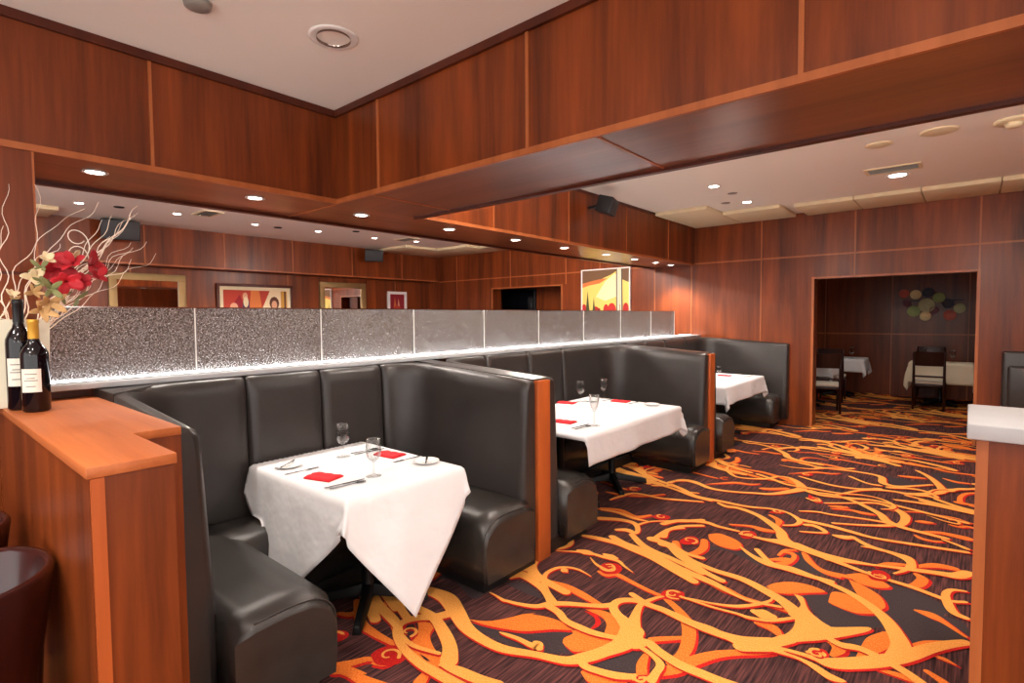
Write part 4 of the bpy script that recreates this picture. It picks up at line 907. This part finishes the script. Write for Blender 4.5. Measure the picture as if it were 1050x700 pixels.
def vent(x, y, lx, ly, label, group=None, slats=6):
    v = thing('ceiling_vent', (x, y, ZC), label, 'vent', group)
    f = MB(); a, b = lx/2, ly/2; w = .03
    for q in ((x-a, x+a, y-b, y-b+w), (x-a, x+a, y+b-w, y+b), (x-a, x-a+w, y-b+w, y+b-w), (x+a-w, x+a, y-b+w, y+b-w)): f.box(*q, ZC-.012, ZC-.0005)
    f.build('frame', 'cream', v)
    BX(x-a+w, x+a-w, y-b+w, y+b-w, ZC-.004, ZC-.0006).build('recess', 'dark', v)
    s = MB()
    for i in range(slats):
        yy = y-b+w+(ly-2*w)*(i+.5)/slats; s.box(x-a+w, x+a-w, yy-.004, yy+.004, ZC-.011, ZC-.0045)
    s.build('slats', 'grey_metal', v)
vent(-.62, 6.55, .46, .26, 'rectangular air vent in the ceiling at right, beside a downlight')
vent(-7.914, 2.92, .45, .25, 'dark air vent in the back room ceiling, left one', 'vents beyond the glass')
vent(-7.9, 6.30, .45, .25, 'dark air vent in the back room ceiling, right of the black speaker', 'vents beyond the glass')
def disc(x, y, r, h, m, label, name='ceiling_speaker'):
    d = MB().lathe([(0, -h), (r*.85, -h), (r, -h*.4), (r, -.0005), (0, -.0005)], (x, y, ZC), 28).build(name, m); return tag(d, label, 'ceiling speaker')
disc(-.628, 5.546, .10, .012, 'cream', 'smaller flat round cover in the ceiling at right')
disc(-.223, 5.459, .125, .012, 'cream', 'larger beige flat round cover in the ceiling at right')
sd = thing('smoke_alarm', (.212, 5.538, ZC), 'round cream smoke alarm at the right edge of the ceiling', 'smoke alarm')
MB().lathe([(0, -.02), (.10, -.02), (.12, -.012), (.12, -.0005), (0, -.0005)], (.212, 5.538, ZC), 28).build('base', 'cream', sd)
MB().lathe([(0, -.055), (.035, -.055), (.05, -.045), (.055, -.02), (0, -.02)], (.212, 5.538, ZC), 24).build('sensor', 'cream', sd)
for x, y, w in ((-2.173, 6.569, 'between the two small downlights over the booths'), (-2.425, 7.075, 'close to the end wall over the booths')):
    tag(MB().lathe([(0, -.006), (.05, -.006), (.055, -.0005), (0, -.0005)], (x, y, ZC), 16).build('sprinkler_cover', 'grey_metal'), 'small grey ceiling disc %s' % w, 'ceiling disc', 'small discs over the booths')
for x, y, w in ((-8.28, 2.009, 'above the left speaker'), (-8.338, 4.102, 'between third and fourth downlight'), (-7.78, 5.15, 'left of the middle speaker')):
    tag(MB().lathe([(0, -.01), (.055, -.01), (.06, -.0005), (0, -.0005)], (x, y, ZC), 16).build('sprinkler_cover', 'dark'), 'small dark ceiling disc beyond the glass, %s' % w, 'ceiling disc', 'small discs beyond the glass')
def cream_panel(x0, x1, y0, y1, label):
    o = MB().prism([(x0, y0, ZC-.05), (x1, y0, ZC-.05), (x1, y1, ZC-.05), (x0, y1, ZC-.05)], (0, 0, .0495)).build('ceiling_panel', 'cream', None, .008)
    return tag(o, label, 'ceiling panel', 'cream ceiling panels')
cream_panel(-3.38, -2.66, 7.05, 8.49, 'large cream ceiling panel in the corner over the farthest booth')
cream_panel(-2.65, -1.92, 7.62, 8.49, 'cream ceiling panel next to the large corner one')
xs_ = [-1.78, -1.12, -.46, .22, .9, 1.6]
for (a, b), w in zip(zip(xs_[:-1], xs_[1:]), ('first after the gap', 'second after the gap', 'third after the gap, above the doorway', 'above the right door jamb', 'farthest right in the row')):
    cream_panel(a+.004, b-.004, 7.72, 8.49, 'cream ceiling panel along the end wall, %s' % w)
cream_panel(-9.50, -8.5, 6.75, 7.55, 'cream ceiling panel beyond the glass, left of the pair in the corner')
cream_panel(-9.50, -7.6, 7.56, 8.49, 'cream ceiling panel beyond the glass, right of the pair in the corner')
cream_panel(-7.58, -5.6, 7.9, 8.49, 'cream ceiling panel beyond the glass, above the dark doorway')
cream_panel(-9.50, -8.8, .2, 1.5, 'cream ceiling panel beyond the glass, behind the branches at left')

def speaker(x, y, z, yaw, tilt, s, label, wallx):
    r = thing('wall_speaker', (x, y, z), label, 'speaker', 'black wall speakers')
    R = Matrix.Rotation(yaw, 3, 'Z') @ Matrix.Rotation(tilt, 3, 'Y')
    def T(p): return tuple(Vector((x, y, z))+R @ (Vector(p)*s))
    def pr(pts, d, name, m, par=r, bv=.004):
        mb = MB(); n = len(pts); v = [T(p) for p in pts]+[T(Vector(p)+Vector(d)) for p in pts]
        mb.add(v, [tuple(range(n-1, -1, -1)), tuple(range(n, 2*n))]+[(i, (i+1) % n, n+(i+1) % n, n+i) for i in range(n)])
        return mb.build(name, m, par, bv)
    pr([(-.10, -.13, -.12), (.14, -.20, -.12), (.14, .20, -.12), (-.10, .13, -.12)], (0, 0, .24), 'cabinet', 'speaker')
    pr([(.141, -.195, -.115), (.155, -.19, -.11), (.155, .19, -.11), (.141, .195, -.115)], (0, 0, .225), 'grille', 'speaker_grey')
    MB().tube([(wallx, y, z), (wallx+.06, y, z), tuple(T((-.08, 0, 0)))], .015, 8).build('bracket', 'speaker', r)
speaker(-3.19, 5.38, 2.86, .30, .32, .74, 'black speaker high on the bulkhead above the middle booth', XL)
speaker(-9.33, 6.55, 2.88, -.35, .2, .95, 'black speaker beyond the glass, between the third and fourth wall panels', -9.55)
speaker(-9.33, 2.25, 2.90, -.1, .2, 1.15, 'black speaker beyond the glass behind the branches', -9.55)

# ------------------------------------------------------------------ pictures and mirrors
def frame_x(y0, y1, z0, z1, w, d, m, r, x=XB):
    f = MB()
    for q in ((y0, y1, z1-w, z1), (y0, y1, z0, z0+w), (y0, y0+w, z0+w, z1-w), (y1-w, y1, z0+w, z1-w)): f.box(x+.001, x+d, *q)
    return f.build('frame', m, r, .004)
def mirror(y0, y1, z0, z1, label, w=.105):
    r = thing('wall_mirror', (XB, (y0+y1)/2, z0), label, 'mirror', 'gilt mirrors')
    frame_x(y0, y1, z0, z1, w, .05, 'gold', r)
    BX(XB+.001, XB+.02, y0+w, y1-w, z0+w, z1-w).build('mirror_glass', 'mirror', r)
mirror(2.21, 3.25, .95, 2.32, 'gilt framed mirror nearer the flowers, on the wall beyond the glass')
mirror(5.64, 6.70, .95, 2.325, 'gilt framed mirror farther right, between two pictures beyond the glass')
P_COL = {k: plain('paint_'+k, c, .7, bump=.4, bscale=60) for k, c in dict(red=(176, 60, 44), crimson=(140, 28, 40), cream=(226, 206, 170), orange=(206, 116, 60), plum=(70, 46, 84), skin=(214, 160, 130), brown=(90, 50, 36), sky=(236, 206, 110), cloud=(246, 232, 180), storm=(110, 80, 54), grass=(206, 190, 120), blossom=(190, 46, 40), cypress=(72, 76, 44), trunk=(80, 72, 62), birch=(226, 216, 190), gold=(190, 140, 60)).items()}
def canvas_x(y0, y1, z0, z1, x, r, base, shapes, name='canvas'):
    """shapes: (colour, [(u,v)...]) with u,v in 0..1 across the canvas; thin raised strokes of paint"""
    keys = [base]+sorted({c for c, _ in shapes if c != base}); mb = MB(); mb.box(x+.001, x+.012, y0, y1, z0, z1, 0)
    for i, (c, pts) in enumerate(shapes):
        mb.prism([(x+.012+.0002*i, y0+(y1-y0)*u, z0+(z1-z0)*v) for u, v in pts], (.0004, 0, 0), keys.index(c))
    return mb.build(name, [P_COL[k] for k in keys], r)
def ell(u, v, a, b, n=12): return [(u+a*math.cos(2*math.pi*k/n), v+b*math.sin(2*math.pi*k/n)) for k in range(n)]
pa = thing('framed_painting', (XB, 4.4, 1.4), 'wide framed figure painting in reds and cream beyond the glass', 'painting')
frame_x(3.72, 5.08, 1.20, 2.22, .05, .05, 'wood_dark', pa)
f = MB()
for q in ((3.77, 5.03, 2.11, 2.17), (3.77, 5.03, 1.25, 1.31), (3.77, 3.83, 1.31, 2.11), (4.97, 5.03, 1.31, 2.11)): f.box(XB+.001, XB+.03, *q)
f.build('mat_border', 'cream', pa)
canvas_x(3.83, 4.97, 1.31, 2.11, XB, pa, 'red', [('crimson', [(0, .4), (.25, .9), (.35, .5), (.2, .3)]), ('cream', [(.55, .45), (.72, 1), (.9, 1), (.9, .4)]), ('orange', [(.38, .4), (.42, 1), (.55, 1), (.6, .5)]),
    ('skin', ell(.16, .62, .06, .1)), ('skin', ell(.33, .86, .04, .09)), ('plum', [(.24, .2), (.30, .75), (.39, .78), (.40, .2)]), ('cream', ell(.34, .74, .04, .12)), ('brown', ell(.79, .72, .08, .15)), ('skin', ell(.79, .68, .045, .1)), ('crimson', [(.6, .2), (.68, .5), (.85, .5), (.92, .2)]), ('gold', [(.9, 0), (.9, 1), (1, 1), (1, 0)]), ('brown', [(.955, 0), (.955, 1), (.985, 1), (.985, 0)]), ('plum', [(.02, .1), (.12, .42), (.3, .35), (.35, .1)])])
pb = thing('framed_print', (XB, 7.54, 1.5), 'small white framed red print beyond the glass, right of the far mirror', 'print')
frame_x(7.28, 7.80, 1.45, 2.185, .06, .035, 'china', pb)
canvas_x(7.34, 7.74, 1.51, 2.125, XB, pb, 'crimson', [('orange', [(.2, .2), (.35, .9), (.5, .3)]), ('skin', [(.45, .2), (.6, .85), (.75, .3)]), ('red', ell(.5, .4, .3, .2)), ('plum', [(.05, 0), (.15, .6), (.2, 0)])])
# landscape on the end wall
pl = thing('landscape_painting', (-5.04, EW, 1.5), 'landscape painting with yellow sky, red trees and pale trunks on the end wall', 'painting')
X0, X1, Z0, Z1 = -5.53, -4.52, 1.45, 2.455
f = MB()
for q in ((X0, X1, Z1-.02, Z1), (X0, X1, Z0, Z0+.02), (X0, X0+.02, Z0+.02, Z1-.02), (X1-.02, X1, Z0+.02, Z1-.02)): f.box(q[0], q[1], EW-.045, EW-.009, q[2], q[3])
f.build('frame', 'china', pl)
shapes = [('storm', [(0, 1), (0, .72), (.15, .78), (.35, .80), (.5, .86), (.62, .9), (.75, .97), (.76, 1)]), ('orange', [(0, .76), (0, .68), (.15, .72), (.38, .75), (.55, .84), (.4, .83), (.2, .80)]), ('cloud', [(.3, .5), (.5, .78), (.7, .92), (.8, .85), (.75, .5), (.5, .42)]), ('storm', [(.84, 1), (.86, .8), (1, .74), (1, 1)]),
    ('grass', [(0, 0), (0, .12), (1, .16), (1, 0)]), ('blossom', ell(.04, .24, .06, .13)), ('blossom', ell(.3, .22, .08, .10)), ('crimson', ell(.37, .20, .04, .09)), ('blossom', ell(.52, .24, .06, .12)), ('blossom', ell(.64, .25, .09, .13)), ('crimson', ell(.8, .24, .05, .12)), ('blossom', ell(.93, .26, .06, .12)),
    ('cypress', [(.07, .0), (.08, .25), (.12, .62), (.16, .25), (.16, 0)]), ('cypress', [(.22, .0), (.225, .22), (.255, .5), (.29, .22), (.29, 0)]),
    ('birch', [(.745, 0), (.735, 1), (.80, 1), (.805, 0)]), ('trunk', [(.735, 0), (.73, 1), (.752, 1), (.757, 0)]), ('birch', [(.82, 0), (.80, 1), (.85, 1), (.86, 0)]), ('trunk', [(.845, 0), (.835, 1), (.86, 1), (.87, 0)])]
keys = ['sky']+sorted({c for c, _ in shapes}); mb = MB(); x0, x1, z0, z1 = X0+.02, X1-.02, Z0+.02, Z1-.02
mb.box(x0, x1, EW-.03, EW-.009, z0, z1, 0)
for i, (c, pts) in enumerate(shapes):
    mb.prism([(x0+(x1-x0)*u, EW-.03-.0003*i, z0+(z1-z0)*v) for u, v in pts], (0, -.0005, 0), keys.index(c))
mb.build('canvas', [P_COL[k] for k in keys], pl)
tv = thing('television', (-7.9, 9.45, 1.8), 'black television screen inside the dark doorway beyond the glass', 'television')
BX(-8.32, -7.42, 9.40, 9.44, 1.62, 2.19).build('screen', 'tv', tv, .004)
BX(-8.36, -7.38, 9.44, 9.495, 1.58, 2.22).build('housing', 'speaker', tv, .004)

# wall plates sculpture in the alcove
wa = thing('wall_sculpture', (-.55, 12.9, 1.85), 'cluster of coloured round discs on the back wall of the alcove', 'wall art')
for i, (x, z, r, c) in enumerate(DISCS):
    if 'disc_'+c not in M: M['disc_'+c] = plain('disc_'+c, dict(red=(190, 80, 56), cream=(226, 206, 150), navy=(40, 36, 60), green=(150, 170, 100), sage=(190, 190, 140), plum=(110, 40, 60))[c], .45, var=.2)
    mb = MB(); yy = 12.86-.012*(i % 4)
    n = 24; rings = [[(x+rr*math.cos(2*math.pi*k/n), yy-h, z+rr*math.sin(2*math.pi*k/n)) for k in range(n)] for rr, h in ((r, 0), (r, .012), (r*.92, .014), (r*.7, .004), (r*.3, .008), (.001, .01))]
    mb.loft(rings, caps=False); mb.add([rings[0][k] for k in range(n)], [tuple(range(n))])
    mb.build('disc', 'disc_'+c, wa)
    if i == 4: BX(-1.0, -.1, 12.872, 12.884, 1.84, 1.86).build('mounting_bar', 'iron', wa)

# ------------------------------------------------------------------ alcove furniture
def dining_chair(name='dining_chair'):
    r = thing(name, (0, 0, 0), 'x', 'chair', 'dark dining chairs in the alcove')
    # faces +y; back at -y
    def part(mb, n, m, b=0): return mb.build(n, m, r, b, local=True)
    for sx in (-1, 1):
        rear = [(sx*.20, -.235, 0), (sx*.20, -.20, .44), (sx*.20, -.215, .70), (sx*.20, -.26, .97)]
        part(MB().tube(rear, [.018, .022, .02, .016], 6), 'leg', 'chair_wood')
        part(MB().tube([(sx*.20, .20, 0), (sx*.20, .19, .43)], [.015, .022], 6), 'leg', 'chair_wood')
    part(BX(-.205, .205, -.21, .21, .39, .435), 'seat_rail', 'chair_wood', .004)
    part(BX(-.215, .215, -.20, .225, .436, .485), 'seat_pad', 'seat_pad', .018)
    mb = MB(); rings = []
    for i in range(7):
        u = -1+2*i/6; x = u*.20; c = -.02*(1-u*u)
        rings.append([(x, -.235+c, .74), (x, -.215+c, .74), (x, -.25+c, .975), (x, -.27+c, .975)])
    part(mb.loft(rings, smooth=False), 'back_panel', 'chair_wood')
    part(BX(-.19, .19, -.225, -.205, .55, .58), 'back_rail', 'chair_wood')
    return r
ch = dining_chair()
spots = [(-.50, 11.35, 0, 'chair with its back to us at the white table in the right of the alcove'),
         (-.55, 12.62, math.pi, 'chair on the far side of the right alcove table, against the wall'),
         (.48, 12.0, math.pi/2, 'chair at the right end of the right alcove table'),
         (-1.80, 10.02, .25, 'chair nearest the doorway on the left of the alcove'),
         (-2.04, 9.25, .0, 'dark chair just inside the left jamb of the alcove doorway, half hidden'),
         (-1.95, 11.45, .05, 'chair at the far left alcove table, behind the nearest chair')]
for i, (x, y, rz, lab) in enumerate(spots):
    c = ch if i == 0 else copy_tree(ch)
    c.location = (x, y, 0); c.rotation_euler.z = rz; c['label'] = lab
def alc_table(x0, x1, y0, y1, w, cm, dr=.28):
    table(x0, x1, y0, y1, 'table under a cloth, %s' % w, 'alcove tables')
    tablecloth(x0, x1, y0, y1, '%s cloth on the alcove table, %s' % ('cream' if cm == 'cloth_tan' else 'white', w), drop=(dr, dr, dr, dr), m=cm, n=40, seed=int(x0*10+y0), group='alcove tablecloths')
alc_table(-.80, .05, 11.70, 12.22, 'right side of the alcove', 'cloth_tan', .36)
alc_table(-2.60, -1.80, 10.42, 11.05, 'left side, nearer the doorway', 'cloth', .22)
alc_table(-2.4, -1.52, 11.90, 12.55, 'far left against the back wall', 'cloth', .25)
for x, y, w in ((-.62, 11.95, 'left one on the right alcove table'), (-.22, 11.95, 'right one on the right alcove table'), (-1.72, 12.05, 'on the far left alcove table'), (-2.2, 10.6, 'on the alcove table nearer the doorway')):
    g = goblet(x, y, 'wine glass %s' % w, s=1.35); g['group'] = 'glasses in the alcove'
for x, y in ((-1.2, 10.6), (-.2, 10.3)):  # unseen downlights added to brighten the alcove
    downlight(x, y, ZC, 'dim ceiling downlight inside the alcove, added unseen above the doorway', 'added alcove downlights', ALCOVE_W)
